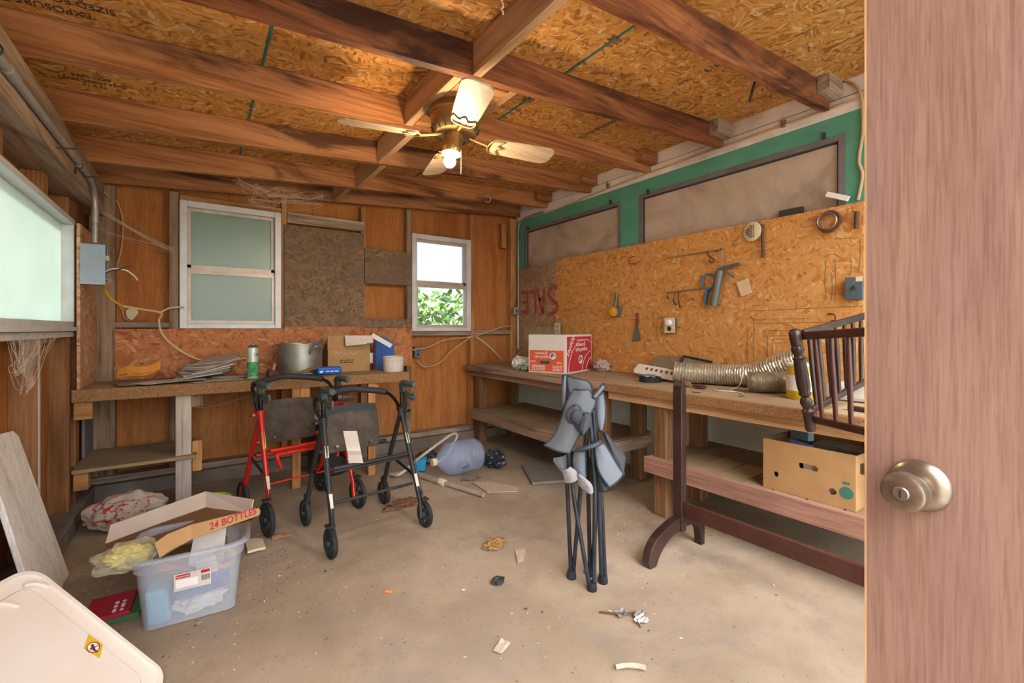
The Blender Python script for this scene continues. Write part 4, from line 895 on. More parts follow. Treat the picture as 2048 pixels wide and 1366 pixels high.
# outlet box and cable right of the cardboard box, cables under window 2
t = thing('power_outlet', 'grey wall outlet under the right back window with a cable running into it', 'outlet', yc(830, 715, 4.08))
p = yc(832, 704, 4.1); obj('box', box(B(), p.x - .035, p.x + .035, 4.05, 4.104, p.z - .055, p.z + .055), M['grey_tool'], t, bev=.004)
for dz in (-.022, .022): obj('socket', box(B(), p.x - .012, p.x + .012, 4.046, 4.0505, p.z + dz - .01, p.z + dz + .01), M['black'], t)
single('extension_cable', tube(B(), curve([yc(1025, 652, 3.98), yc(1000, 655, 3.98), yc(965, 668, 4.0), yc(930, 675, 4.0), yc(890, 680, 4.0), yc(850, 696, 4.04), yc(790, 703, 4.0)], 8), .006, 8), M['cable'], 'tan cable sagging across the wall below the right back window', 'cable', smooth=True)
single('extension_cable', tube(B(), curve([yc(945, 672, 3.99), yc(905, 700, 4.0), yc(880, 725, 4.03), yc(850, 734, 4.04), yc(835, 722, 4.045)], 8), .006, 8), M['cable'], 'tan cable loop hanging down from the stud to the grey outlet', 'cable', smooth=True)
single('extension_cable', tube(B(), curve([yc(952, 673, 3.99), yc(975, 690, 3.98), yc(1000, 715, 3.96), yc(1006, 722, 3.95)], 8), .005, 8), M['cable_w'], 'pale cable end dropping from the stud onto the far right bench', 'cable', smooth=True)
single('under_bench_wire', tube(B(), curve([yc(370, 812, 4.09), yc(410, 815, 4.09), yc(450, 806, 4.09), yc(500, 790, 4.09)], 8), .005, 8), M['cable'], 'thin wire strung under the back workbench', 'wire', smooth=True)
# rope on ceiling and pink hook
p = V((.79, 1.18, zr(.79) + .14)); single('hanging_string', tube(B(), [p + V((.003 * math.sin(k * 1.9), .003 * math.cos(k * 2.3), -.2 * k / 24)) for k in range(25)], .0035, 6), M['cable'], 'short twisted string hanging from the ceiling near the door', 'string', smooth=True)
single('hose_hook', tube(B(), curve([onY(970, 402, 3.465), onY(978, 404, 3.45), onY(981, 396, 3.44), onY(976, 389, 3.44), onY(970, 391, 3.45)], 6), .004, 8), plain('pink_coat', '#d89a90', .5), 'small pink coated hook on the fifth rafter', 'hook', smooth=True)
# ceiling stamps
def stamp(txts, size, u, v, rx, ry, gap=1.25):
    d = ray(u, v); t_ = (2.33 - .0756 * 2.9 + .142 - CAM_H) / (d.z - .0756 * d.x); o = V((0, 0, CAM_H)) + d * t_ - UP * .0012
    right, up = V(rx), V(ry); right.z = .0756 * right.x; up.z = .0756 * up.x
    for k, s_ in enumerate(txts): lettering(s_, size, o - up.normalized() * (k * size * gap), right, up, M['ink'], ceil, 'stamp', sx=.8)
stamp(['EXPOSURE 1', 'SIZED FOR SPACING', 'SPAN 24 16', 'RATED SHEATHING'], .05, 95, 12, (-1, 0, 0), (0, 1, 0))
stamp(['2015', '1 N'], .05, 860, 160, (-1, 0, 0), (0, 1, 0))
stamp(['PS 2 10', 'SHEATHING SPAN', 'EXPOSURE'], .035, 190, 172, (-1, 0, 0), (0, 1, 0))
stamp(['SIZED FOR SPACING'], .05, 1188, 262, (0, -1, 0), (-1, 0, 0))
stamp(['8 16mm'], .05, 1435, 130, (0, -1, 0), (-1, 0, 0)); stamp(['23/32'], .045, 1368, 163, (0, -1, 0), (-1, 0, 0))

# ------------------------------------------------------------------ things on the back workbench
BZt = .7705
M['card'] = plain('brown_cardboard', '#b08a5e', .85, var=.12, scale=12, dust='#a08058', dusta=.25)
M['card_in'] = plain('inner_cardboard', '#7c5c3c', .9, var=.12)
M['card_w'] = plain('white_cardboard', '#d2c2b4', .8, var=.08, dust='#b8a490', dusta=.25)
M['alu_pot'] = plain('dull_aluminium', '#a9a8a0', .42, .75, var=.25, scale=12, dust='#8c8674', dusta=.5)
def openbox(t, x0, x1, y0, y1, z0, z1, mat, inn, th=.004):
    for nm, q in (('wall', (x0, x1, y0, y0 + th, z0, z1)), ('wall', (x0, x1, y1 - th, y1, z0, z1)), ('wall', (x0, x0 + th, y0 + th, y1 - th, z0, z1)), ('wall', (x1 - th, x1, y0 + th, y1 - th, z0, z1)), ('bottom', (x0 + th, x1 - th, y0 + th, y1 - th, z0, z0 + th))): obj(nm, box(B(), *q), mat, t)
t = thing('cardboard_box', 'open brown cardboard box with raised flaps on the back workbench', 'box', (1.02, 3.85, BZt))
openbox(t, .852, 1.185, 3.755, 3.98, BZt, .952, M['card'], M['card_in'])
bm = B(); prism(bm, [(.848, 3.752, .953), (1.188, 3.752, .953), (1.18, 3.775, 1.058), (.856, 3.775, 1.063)], (0, .004, 0)); obj('front_flap', bm, M['card'], t)
obj('side_flap', prism(B(), [(.853, 3.78, .953), (.853, 3.96, .953), (.90, 3.95, 1.03), (.905, 3.80, 1.07), (.86, 3.785, 1.06)], (.004, 0, 0)), M['card'], t)
obj('back_flap', prism(B(), [(.86, 3.965, .953), (1.18, 3.965, .953), (1.0, 3.99, 1.10), (.87, 3.99, 1.07)], (0, .004, 0)), M['card'], t)
dashes((1.0, 3.7545, .855), (1, 0, 0), (0, 0, 1), .11, .017, 2, M['ink'], t, 'printed_text', 4)
o = obj('handwriting', tube(B(), curve([(.90 + .018 * k, 3.7515, .915 + (.016 if k % 2 else -.008) * (1 if k not in (4, 5) else .2)) for k in range(13)], 4), .0015, 4), M['paper'], t)
t = thing('folded_paper', 'white folded paper sheets draped over the open cardboard box', 'paper', (1.15, 3.75, 1.0))
obj('sheet', sheet(B(), quad(far(690, 671, 3.62), far(746, 671, 3.66), far(691, 686, 3.60), far(746, 686, 3.64), 3, 6, .004), .002), M['paper'], t)
obj('sheet', sheet(B(), quad(far(691, 684, 3.598), far(735, 684, 3.625), far(692, 692, 3.598), far(733, 688, 3.62), 2, 4), .002), M['paper'], t)
obj('strip', beam(B(), far(744, 670, 3.68), far(783, 692, 3.70), .02, .035), M['white'], t)
t = thing('stock_pot', 'large dull aluminium stock pot on the back workbench', 'pot', (.66, 3.80, BZt))
obj('body', lathe(B(), [(0, 0), (.148, 0), (.156, .008), (.162, .225), (.168, .228), (.168, .234), (.158, .234), (.152, .015), (0, .012)], (.66, 3.80, BZt), (0, 0, 1), 48), M['alu_pot'], t, smooth=True)
for a0 in (-62, -22):
    a = math.radians(a0); d = V((math.cos(a), math.sin(a), 0)); s_ = d.cross(UP); c_ = V((.66, 3.80, BZt + .19)) + d * .163
    obj('handle', tube(B(), curve([c_ + s_ * .045 - UP * .03, c_ + s_ * .045 + d * .02, c_ + s_ * .03 + d * .05 + UP * .025, c_ - s_ * .03 + d * .05 + UP * .025, c_ - s_ * .045 + d * .02, c_ - s_ * .045 - UP * .03], 6), .007, 8), M['alu_pot'], t, smooth=True) if a0 == -62 else None
bm = B(); ball(bm, (.72, 3.82, .985), .05, (1.2, 1, .5), .3, 3, 5); single('crumpled_bag', bm, plain('yellow_bag', '#c8b060', .5, var=.2), 'yellowish crumpled bag poking out of the stock pot', 'bag', smooth=True)
bm = B(); ball(bm, (.775, 3.80, .995), .034, (1.2, 1, .6), .3, 3, 9); single('crumpled_bag', bm, plain('blue_rag', '#5a7ab0', .6, var=.2), 'small blue rag on the rim of the stock pot', 'rag', smooth=True)
t = thing('spray_can', 'green and white spray can standing on the back workbench', 'spray can', (.325, 3.655, BZt))
M['can_w'] = plain('white_can_print', '#c8d0c8', .4, .3, var=.1)
obj('body', lathe(B(), [(0, 0), (.035, 0), (.036, .004), (.036, .205), (.033, .215), (0, .215)], (.325, 3.655, BZt), (0, 0, 1), 32), M['can_w'], t, smooth=True)
obj('green_wrap', lathe(B(), [(.0363, .012), (.0363, .115)], (.325, 3.655, BZt), (0, 0, 1), 32), osb('leafy_green_print', ['#1f6a3c', '#3a9a5a', '#5ab474', '#2a7a48', '#b8d4b8'], .35), t, smooth=True)
obj('dome', lathe(B(), [(.033, .2155), (.026, .228), (.014, .234), (.012, .24), (0, .24)], (.325, 3.655, BZt), (0, 0, 1), 24), M['steel'], t, smooth=True)
for k, ch in enumerate('SPA'):
    a = math.radians(-78 + k * 24); d = V((math.cos(a), math.sin(a), 0)); lettering(ch, .03, V((.325, 3.655, BZt + .165)) + d * .0366, d.cross(UP) * -1, UP, M['ink'], t, 'lettering', sx=.8)
t = thing('printed_pot', 'small pale container with grid print at the right end of the back workbench', 'container', (1.30, 3.53, BZt))
obj('body', lathe(B(), [(0, 0), (.07, 0), (.078, .012), (.084, .118), (.087, .12), (.087, .125), (.08, .125), (.073, .015), (0, .012)], (1.305, 3.535, BZt), (0, 0, 1), 32), M['paper'], t, smooth=True)
bm = B()
for z in (.03, .06, .095): tube(bm, [V((1.305, 3.535, BZt + z)) + V((math.cos(a), math.sin(a), 0)) * (.0745 + .08 * z) for a in [-PI * .95 + PI * .9 * k / 20 for k in range(21)]], .001, 4)
for k in range(7):
    a = -PI * .9 + PI * .8 * k / 6; d = V((math.cos(a), math.sin(a), 0)); tube(bm, [V((1.305, 3.535, BZt + .02)) + d * .0775, V((1.305, 3.535, BZt + .105)) + d * .0832], .001, 4)
obj('print_lines', bm, plain('faint_print', '#9a8f86', .8), t)
t = thing('blue_folder', 'blue plastic folder standing behind the cardboard box', 'folder', (1.36, 3.9, BZt))
M['bluefold'] = plain('blue_folder_plastic', '#3a64b4', .45, var=.15)
obj('front_cover', prism(B(), [(1.27, 3.86, BZt), (1.40, 3.80, BZt), (1.40, 3.80, .99), (1.36, 3.82, 1.03), (1.27, 3.86, 1.02)], (.004, .006, 0)), M['bluefold'], t)
obj('back_cover', prism(B(), [(1.27, 3.885, BZt), (1.42, 3.83, BZt), (1.42, 3.83, .985), (1.36, 3.85, 1.04), (1.27, 3.885, 1.05)], (.004, .006, 0)), M['bluefold'], t)
obj('papers', prism(B(), [(1.275, 3.868, BZt), (1.405, 3.813, BZt), (1.40, 3.815, .97), (1.275, 3.868, 1.0)], (.003, .012, 0)), M['paper'], t)
t = thing('red_bottle', 'dark red bottle with a white label beside the blue folder', 'bottle', (1.235, 3.88, BZt))
obj('body', lathe(B(), [(0, 0), (.026, 0), (.028, .004), (.028, .15), (.018, .175), (.012, .18), (0, .18)], (1.228, 3.90, BZt), (0, 0, 1), 20), plain('dark_red_bottle', '#7a2a20', .4), t, smooth=True)
obj('label', lathe(B(), [(.0284, .05), (.0284, .14)], (1.228, 3.90, BZt), (0, 0, 1), 20), M['white'], t, smooth=True)
obj('cap', lathe(B(), [(0, .18), (.012, .18), (.01, .215), (0, .215)], (1.228, 3.90, BZt), (0, 0, 1), 14), M['black'], t, smooth=True)
t = thing('packet', 'bright blue packet lying in front of the stock pot', 'packet', (.79, 3.60, BZt))
c_ = V((.82, 3.585, BZt + .034)); obj('wrapper', obox(B(), c_, (1, .03, -.02), (-.03, 1, .1), (0, -.1, 1), .088, .035, .026), M['bluefold'] if False else plain('bright_blue_foil', '#1f6ac8', .35, var=.12), t, bev=.012)
obj('white_mark', lathe(B(), [(0, 0), (.012, 0), (.012, .001), (0, .001)], c_ + V((-.062, -.036, -.004)), (0, -1, 0), 18), M['white'], t)
dashes(c_ + V((.02, -.0375, -.006)), (1, .03, -.02), (0, -.1, 1), .10, .015, 1, M['white'], t, 'small_print', 5)
obj('torn_end', ball(B(), c_ + V((-.09, 0, .02)), .018, (1, 1.4, .6), .3, 2, 4), M['bluefold'], t)
# papers and magazines (each its own)
M['mag_w'] = plain('magazine_paper', '#cdc6ba', .7, var=.15, scale=30, dust='#a89880', dusta=.4)
M['mag_g'] = plain('grey_magazine', '#8c8a84', .7, var=.3, scale=25, dust='#c0b8a8', dusta=.4)
M['mag_p'] = plain('pinkish_magazine', '#c0aca4', .7, var=.2, scale=25)
rg = R
MG = 'magazine in the fanned pile on the back workbench'
mn = V((-.16, -.10, 1)).normalized()
for k in range(9):
    a = math.radians(-8 + k * 9 + 5 * (k % 2)); L, W = .135, .10; d = V((math.cos(a), math.sin(a), 0)); d = (d - mn * d.dot(mn)).normalized(); s_ = mn.cross(d)
    c_ = V((.02 + .014 * k, 3.70 + .006 * k, BZt + .045)) + mn * (.0118 * k)
    single('magazine', obox(B(), c_, d, s_, mn, L, W, .0036), M[('mag_w', 'mag_g', 'mag_p')[k % 3]], 'worn ' + MG, 'magazine', 'fanned magazines on the back workbench', bev=.002)
PS = [((.09, 3.66), 20, .15, .10, 'mag_w', 'white paper sheet sticking out right of the fanned magazines'), ((.20, 3.80), -8, .11, .07, 'paper', 'bright white paper next to the spray can'), ((-.25, 3.63), 12, .15, .1, 'mag_g', 'grey leaflet under the orange ticket strip'),
      ((-.18, 3.60), 30, .13, .08, 'paper', 'crumpled pale leaflet at the front left of the back workbench'), ((-.08, 3.585), 4, .13, .05, 'mag_p', 'pinkish flyer lying in front of the fanned magazines'), ((.58, 3.57), 10, .11, .05, 'mag_w', 'thin white booklet in front of the stock pot'), ((.66, 3.56), 20, .10, .04, 'card', 'brown card leaning beside the blue packet')]
for k, ((x, y), an, L, W, m, lb) in enumerate(PS):
    a = math.radians(an); d = V((math.cos(a), math.sin(a), 0 if k < 6 else .25)); s_ = V((-math.sin(a), math.cos(a), 0)); c_ = V((x, y, BZt + .003 + .0035 * k + (.02 if k == 6 else 0)))
    single('loose_paper', sheet(B(), quad(c_ - d * L - s_ * W, c_ - d * L + s_ * W, c_ + d * L - s_ * W, c_ + d * L + s_ * W, 6, 5, .0, .0018, k), .0018), M[m], lb, 'paper', smooth=True)
t = thing('ticket_strip', 'orange strip of raffle tickets curling on the back workbench', 'tickets', (-.3, 3.66, BZt))
TP = curve([yc(233, 757, 3.66), yc(255, 752, 3.64), yc(280, 752, 3.63), yc(300, 748, 3.65), yc(320, 738, 3.69)], 6)
TP = [V((p.x, p.y, max(p.z, BZt + .005))) for p in TP]
obj('strip', sheet(B(), [[p, p + V((.002, .012, .028)), p + V((.004, .02, .056))] for p in TP], .0015), plain('orange_tickets', '#d08a34', .8, var=.1, scale=20), t)
for k in (4, 11, 17): lettering('TICKET', .014, TP[k] + V((.0, .004, .012)), TP[k + 1] - TP[k - 1], (.03, .4, 1), M['ink'], t, 'lettering')
t = thing('open_tray', 'black tray holding blue rags behind the fanned magazines', 'tray', (.02, 3.9, BZt))
openbox(t, -.10, .10, 3.86, 3.975, BZt, BZt + .06, M['black'], M['black'])
bm = B(); ball(bm, (-.045, 3.91, BZt + .065), .042, (1, .8, .7), .4, 3, 2); single('rag', bm, plain('light_blue_rag', '#7aa6c0', .8, var=.25), 'light blue crumpled rag in the black tray', 'rag')
bm = B(); ball(bm, (.045, 3.918, BZt + .066), .045, (1.0, .8, .5), .4, 3, 7); single('rag', bm, plain('dark_blue_rag', '#3c4866', .8, var=.25), 'dark blue cloth in the black tray', 'rag')
bm = B(); obox(bm, (.16, 3.90, BZt + .04), (1, .2, .3), (0, 1, 0), (-.3, 0, 1), .05, .03, .02); single('drill_chuck', bm, M['grey_tool'], 'dark grey tool lying beside the black tray', 'tool', bev=.008)
bm = B(); obox(bm, (.45, 3.66, BZt + .025), (1, .3, 0), (-.3, 1, 0), (0, 0, 1), .035, .025, .02); tube(bm, [(.43, 3.66, BZt + .045), (.43, 3.665, BZt + .06)], .012, 10); o = single('metal_fitting', bm, M['rust'], 'rusty metal fitting beside the spray can', 'fitting', bev=.004)
single('rolled_label', tube(B(), [(.455, 3.71, BZt + .03), (.475, 3.72, BZt + .09)], .012, 10), plain('pinkish_plastic', '#c87a7a', .5), 'small reddish plastic piece upright behind the rusty fitting', 'plastic piece', smooth=True)
# under the back bench
t = thing('dark_tub', 'dark round tub stuffed with papers under the back workbench', 'tub', (.86, 3.72, 0))
obj('body', lathe(B(), [(0, 0), (.14, 0), (.16, .02), (.175, .42), (.182, .43), (.165, .43), (.15, .03), (0, .03)], (.86, 3.72, .0), (0, 0, 1), 32), M['black'], t, smooth=True)
for k in range(4):
    c_ = V((.80 + .05 * k, 3.70 + .02 * (k % 2), .47 + .03 * k)); a = .5 + k; d = V((math.cos(a), math.sin(a), .2)); s_ = V((-math.sin(a), math.cos(a), .3)); single('loose_paper', sheet(B(), quad(c_ - d * .1 - s_ * .07, c_ - d * .1 + s_ * .07, c_ + d * .1 - s_ * .07, c_ + d * .1 + s_ * .07, 5, 5, .01, .02, k + 20), .002), M['mag_p' if k % 2 else 'mag_w'], 'crumpled paper heaped in the dark tub under the bench', 'paper', 'papers in the dark tub', smooth=True)

# ------------------------------------------------------------------ things on the right benches
RZ = .7575
M['box_white'] = plain('white_printed_card', '#d8d2cc', .7, var=.06)
M['box_red'] = plain('red_print', '#b83a3c', .6, var=.08)
M['box_orange'] = plain('orange_red_print', '#d8603e', .6, var=.08)
aF, aL, aR = V((2.387, 2.664, RZ)), V((2.267, 2.995, RZ)), V((2.829, 2.824, RZ))
eS, eL = (aL - aF), (aR - aF); HB = .312; aB = aL + eL
eSn, eLn = eS.normalized(), eL.normalized(); nS = eSn.cross(UP); nL = UP.cross(eLn)
nS = -eLn if nS.dot(eLn) > 0 else nS; 
nS = (nS - UP * nS.z).normalized(); nL = (nL - UP * nL.z).normalized()
if nS.dot(-eLn) < 0: nS = -nS
if nL.dot(-eSn) < 0: nL = -nL
t = thing('apple_box', 'white and red printed apple carton standing upside down on the far right bench', 'box', aF)
obj('carton', prism(B(), [aF, aR, aB, aL], (0, 0, HB)), M['box_white'], t, bev=.003)
def panel(name, o, ex, a0, a1, z0, z1, n, mat, par, lift=.0008):
    return obj(name, prism(B(), [o + ex * a0 + UP * z0 + n * lift * .1, o + ex * a1 + UP * z0 + n * lift * .1, o + ex * a1 + UP * z1 + n * lift * .1, o + ex * a0 + UP * z1 + n * lift * .1], n * lift), mat, par)
SL, LL = eS.length, eL.length
fs = panel('end_print', aL, -eSn, .012, SL - .02, .012, .185, nS, M['box_orange'], t)
fl = panel('side_print', aF, eLn, .016, LL - .012, .012, HB - .016, nL, M['box_red'], t)
def onS(a, z, l=.0012): return aL - eSn * a + UP * z + nS * l
def onL(a, z, l=.0012): return aF + eLn * a + UP * z + nL * l
def ring_logo(c, ex, n, r, par):
    lg = obj('logo', lathe(B(), [(0, 0), (r, 0), (r, .0006), (0, .0006)], c, n, 28), M['bluegrey'], par)
    obj('logo_disc', lathe(B(), [(0, .0006), (r * .88, .0006), (r * .88, .001), (0, .001)], c, n, 28), M['white'], lg)
    for (dx, dz, m) in ((-.35, -.1, 'bluefold'), (.35, .1, 'sticker_y'), (-.15, .4, 'box_red')):
        obj('logo_blob', lathe(B(), [(0, .001), (r * .32, .001), (r * .32, .0013), (0, .0013)], c + ex * (dx * r) + UP * (dz * r), n, 16), M[m], lg)
uS, uL = -eSn, eLn       # image-right on each face; the print is upside down
ring_logo(onS(.235, .142), uS, nS, .034, fs)
lettering('superfresh', .034, onS(.135, .13), -uS, -UP, M['white'], fs); lettering('growers', .034, onS(.125, .158), -uS, -UP, M['white'], fs)
lettering('FUJIS', .02, onS(.29, .088), -uS, -UP, M['white'], fs); lettering('CA#51', .02, onS(.045, .092), -uS, -UP, M['white'], fs)
obj('hand_hole', panel('x', aL, -eSn, .115, .205, .074, .10, nS, M['black'], None, .001).data and B() if False else box(B(), 0, .001, 0, .001, 0, .001), M['black'], fs) if False else panel('hand_hole', aL, -eSn, .115, .205, .074, .10, nS, M['bluegrey'], fs, .0014)
dashes(onS(.095, .043), -uS, -UP, .13, .012, 4, M['white'], fs, seed=2); dashes(onS(.275, .043), -uS, -UP, .09, .012, 4, M['white'], fs, seed=3)
ring_logo(onL(.255, .105), uL, nL, .042, fl)
lettering('superfresh', .052, onL(.275, .185), -uL, -UP, M['white'], fl); lettering('growers', .052, onL(.255, .225), -uL, -UP, M['white'], fl)
ap = (uL * .62 - UP * -.78)
lettering('apples', .075, onL(.085, .215), -(uL * .6 + UP * .8), -(UP * .6 - uL * .8), M['white'], fl)
for cx_, cz_, rx_, rz_, a0, a1 in ((.33, .0, .29, .27, .62, 1.0), (.33, .0, .29, .27, .25, .62), (.47, -.02, .19, .19, .5, 1.0), (.50, -.03, .15, .15, .5, .98)):
    P = [onL(cx_ + rx_ * math.cos(PI * a), max(.014, cz_ + rz_ * math.sin(PI * a))) for a in [a0 + (a1 - a0) * k / 24 for k in range(25)]]
    P = [p for p in P if .016 < (p - aF).dot(eLn) < LL - .014]
    if len(P) > 2: obj('print_arc', tube(B(), P, .0018, 4), M['white'], fl)
lettering('www.superfreshgrowers.com', .018, onL(.29, .265), -uL, -UP, M['white'], fl, 'small_print')
single('tape_patch', panel('tape', aL, -eSn, .14, .22, .0, .016, nS, M['beige'], None, .001).data and box(B(), 0, .01, 0, .01, 0, .01), M['beige'], 'x', 'x') if False else panel('tape', aL, -eSn, .13, .22, .0, .014, nS, M['beige'], t, .0012)
def crumple(name, c, r, sc, mat, label, cat, seed, rough=.35, sub=4, group=None):
    bm = B(); ball(bm, c, r, sc, rough, sub, seed)
    for w_ in bm.verts:
        w_.co += V((mnoise.noise(w_.co * 40 + V((seed, 0, 0))), mnoise.noise(w_.co * 40 + V((0, seed, 0))), mnoise.noise(w_.co * 40 + V((0, 0, seed))))) * r * .12
    lo = min(w_.co.z for w_ in bm.verts); base = c[2] - r * sc[2]
    for w_ in bm.verts:
        if w_.co.z < base: w_.co.z = base
    return single(name, bm, mat, label, cat, group, smooth=True)
M['plastic_w'] = plain('white_plastic_bag', '#dcd8d0', .45, var=.1)
crumple('plastic_bag', (2.335, 3.19, RZ + .0595), .075, (1.0, 1.1, .75), M['plastic_w'], 'white crumpled plastic bag left of the red apple box', 'bag', 3)
crumple('green_net_bag', (2.285, 3.09, RZ + .028), .036, (1.0, 1.2, .75), osb('mixed_green_net', ['#2a5a48', '#1e2a3a', '#6a9a4a', '#c0c8c8', '#28407a'], .3), 'small green and blue net bag beside the white plastic bag', 'bag', 5)
crumple('plastic_bag', (2.80, 2.68, RZ + .05), .07, (.7, 1.1, .7), plain('grey_pink_bag', '#b8a8a4', .5, var=.3), 'greyish crumpled bag right behind the red apple box', 'bag', 8)
# vent hood, lying tipped toward the room
t = thing('vent_hood', 'pale metal vent hood with six round slots lying on the near right bench', 'vent hood', (2.6, 2.25, RZ))
hl, hr = far(1272, 737, 3.33), far(1350, 752, 3.02); hx = (hr - hl).normalized()
up2 = V((.55, .15, .82)); up2 = (up2 - hx * up2.dot(hx)).normalized(); ou = hx.cross(up2); ou = -ou if ou.x > 0 else ou
q0, q1 = hl, hr; lo_ = -up2 * .035; 
bm = B(); prism(bm, [q0 + lo_, q0 + lo_ * .3 - hx * .02, q0 + up2 * .045, q1 + up2 * .045, q1 + hx * .03, q1 + lo_], -ou * .02); st_ = obj('slot_strip', bm, M['white'], t, bev=.003)
for k in range(6):
    c_ = q0.lerp(q1, .28 + .125 * k) + up2 * .014 + ou * .0012; obj('slot', lathe(B(), [(0, 0), (.012, 0), (.012, .0015), (0, .0015)], c_, ou, 14), M['brick'], st_)
tl, tr = onX(1315, 711, 2.835), onX(1368, 713, 2.835); bl_, br_ = q0.lerp(q1, .3) + up2 * .05, q1 + up2 * .05
M['hood'] = plain('dusty_hood_metal', '#8f846e', .5, .3, var=.2, dust='#a89a7c', dusta=.5)
obj('top_panel', prism(B(), [bl_, br_, tr, tl], (0, 0, -.012)), M['hood'], t)
tr2 = onX(1424, 724, 2.835)
obj('side_panel', prism(B(), [br_, q1 + V((.02, -.05, -.03)), V((2.825, tr2.y + .01, RZ + .005)), tr2 - UP * .012, tr - UP * .004], (.004, .004, 0)), M['hood'], t)
obj('dark_edge', beam(B(), br_ + UP * .004, tr + UP * .004, .012, .016), M['black'], t); obj('dark_edge', beam(B(), tr + UP * .002, tr2, .012, .014), M['black'], t)
obj('hood_body', prism(B(), [V((q0.x + .10, q0.y - .02, RZ)), V((q1.x + .08, q1.y - .01, RZ)), V((2.84, q1.y + .06, RZ)), V((2.84, q0.y - .02, RZ))], (0, 0, .07)), M['hood'], t)
# flexible duct: corrugated tube in two runs
M['duct'] = plain('silver_foil_duct', '#c4bca8', .32, .55, var=.25, scale=25, dust='#a49a7c', dusta=.4)
def duct(name, ctrl, r, label):
    P = resample(curve([V(p) for p in ctrl], 10), 130); Rr = [r * (1 + .055 * math.sin(i * 2.1) + .025 * mnoise.noise(V((i * .4, 3, 1)))) for i in range(len(P))]
    bm = B(); tube(bm, P, Rr, 28)
    for w_ in bm.verts: w_.co += V((mnoise.noise(w_.co * 55), mnoise.noise(w_.co * 55 + V((7, 0, 0))), mnoise.noise(w_.co * 55 + V((0, 9, 0))))) * .003
    return single(name, bm, M['duct'], label, 'duct', smooth=False)
duct('flexible_duct', [(2.60, 1.835, RZ + .078), (2.64, 1.77, RZ + .07), (2.70, 1.68, RZ + .068), (2.755, 1.55, RZ + .068), (2.78, 1.40, RZ + .085), (2.79, 1.27, RZ + .14), (2.79, 1.15, RZ + .185)], .064, 'long silver flexible duct lying along the near right bench')
duct('flexible_duct', [(2.565, 1.325, RZ + .062), (2.60, 1.27, RZ + .062), (2.66, 1.21, RZ + .062), (2.72, 1.17, RZ + .062)], .056, 'short silver duct end in front of the long duct, beside the paint can')
t = thing('black_ring', 'black ring holding bits of wire on the near right bench', 'ring', (2.53, 1.97, RZ))
obj('rim', lathe(B(), [(.066, 0), (.072, 0), (.072, .034), (.067, .034), (.066, .004), (0, .004), (0, 0), (.066, 0)], (2.53, 1.97, RZ), (0, 0, 1), 40), M['rubber'], t, smooth=True)
obj('wire_bits', tube(B(), curve([(2.53 + .05 * math.cos(k * 2.2), 1.98 + .05 * math.sin(k * 2.2), RZ + .04 + .008 * math.sin(k * 1.3)) for k in range(14)], 4), .0018, 5), M['steel'], t)
single('twine', tube(B(), curve([(2.50, 1.50, RZ + .005), (2.47, 1.44, RZ + .004), (2.50, 1.36, RZ + .004), (2.47, 1.30, RZ + .004), (2.55, 1.42, RZ + .004), (2.62, 1.40, RZ + .03), (2.66, 1.40, RZ + .132)], 8), .003, 6), M['cable_w'], 'pale twine looping on the bench in front of the silver ducts', 'string', smooth=True)
crumple('dirt_clod', (2.48, 1.67, RZ + .0195), .03, (1, 1.2, .6), M['brick'], 'reddish brown clump on the bench in front of the long duct', 'clump', 4, .5, 3)
crumple('dirt_clod', (2.48, 1.57, RZ + .0138), .025, (1, 1.6, .5), M['rust'], 'flat dark clump beside the reddish clump on the near bench', 'clump', 14, .5, 3)
for k, (x, y, a) in enumerate(((2.30, 1.50, .2), (2.36, 1.27, 1.2))):
    single('loose_nail', tube(B(), [(x, y, RZ + .003), (x + .03 * math.sin(a), y - .045 * math.cos(a), RZ + .003)], .0025, 6), M['nail'], 'nail lying on the near bench ' + ('right behind the stand post' if k == 0 else 'close to the bench front edge'), 'nail')
t = thing('yellow_tub', 'yellow tub with white label behind the cradle post on the near bench', 'tub', (2.63, 1.06, RZ))
obj('body', lathe(B(), [(0, 0), (.066, 0), (.068, .003), (.068, .165), (.064, .17), (0, .17)], (2.56, 1.045, RZ), (0, 0, 1), 32), plain('yellow_can', '#c8a828', .45, var=.08), t, smooth=True)
lbw = obj('label', lathe(B(), [(.0685, .045), (.0685, .125)], (2.56, 1.045, RZ), (0, 0, 1), 32), M['white'], t, smooth=True)
obj('lid', lathe(B(), [(0, .17), (.07, .17), (.071, .182), (.06, .185), (0, .183)], (2.56, 1.045, RZ), (0, 0, 1), 32), M['white'], t, smooth=True)
d = V((-.92, -.39, 0)); lettering('ISE', .03, V((2.56, 1.045, RZ + .10)) + d * .0688, UP.cross(d) * -1 if False else d.cross(UP) * -1, UP, M['ink'], lbw); lettering('OZ', .02, V((2.56, 1.045, RZ + .066)) + d * .0688, d.cross(UP) * -1, UP, M['ink'], lbw)
single('wrapped_bundle', obox(B(), (2.70, .80, RZ + .045), (0, 1, 0), (1, 0, 0), (0, 0, 1), .17, .06, .044), M['plastic_w'], 'pale dusty bundle lying behind the cradle spindles', 'bundle', bev=.02)
single('dark_stick', obox(B(), (2.36, .66, RZ + .011), (.12, 1, 0), (1, -.12, 0), (0, 0, 1), .12, .014, .01), M['mahogany_d'], 'dark stick lying on the bench behind the cradle', 'stick', bev=.003)

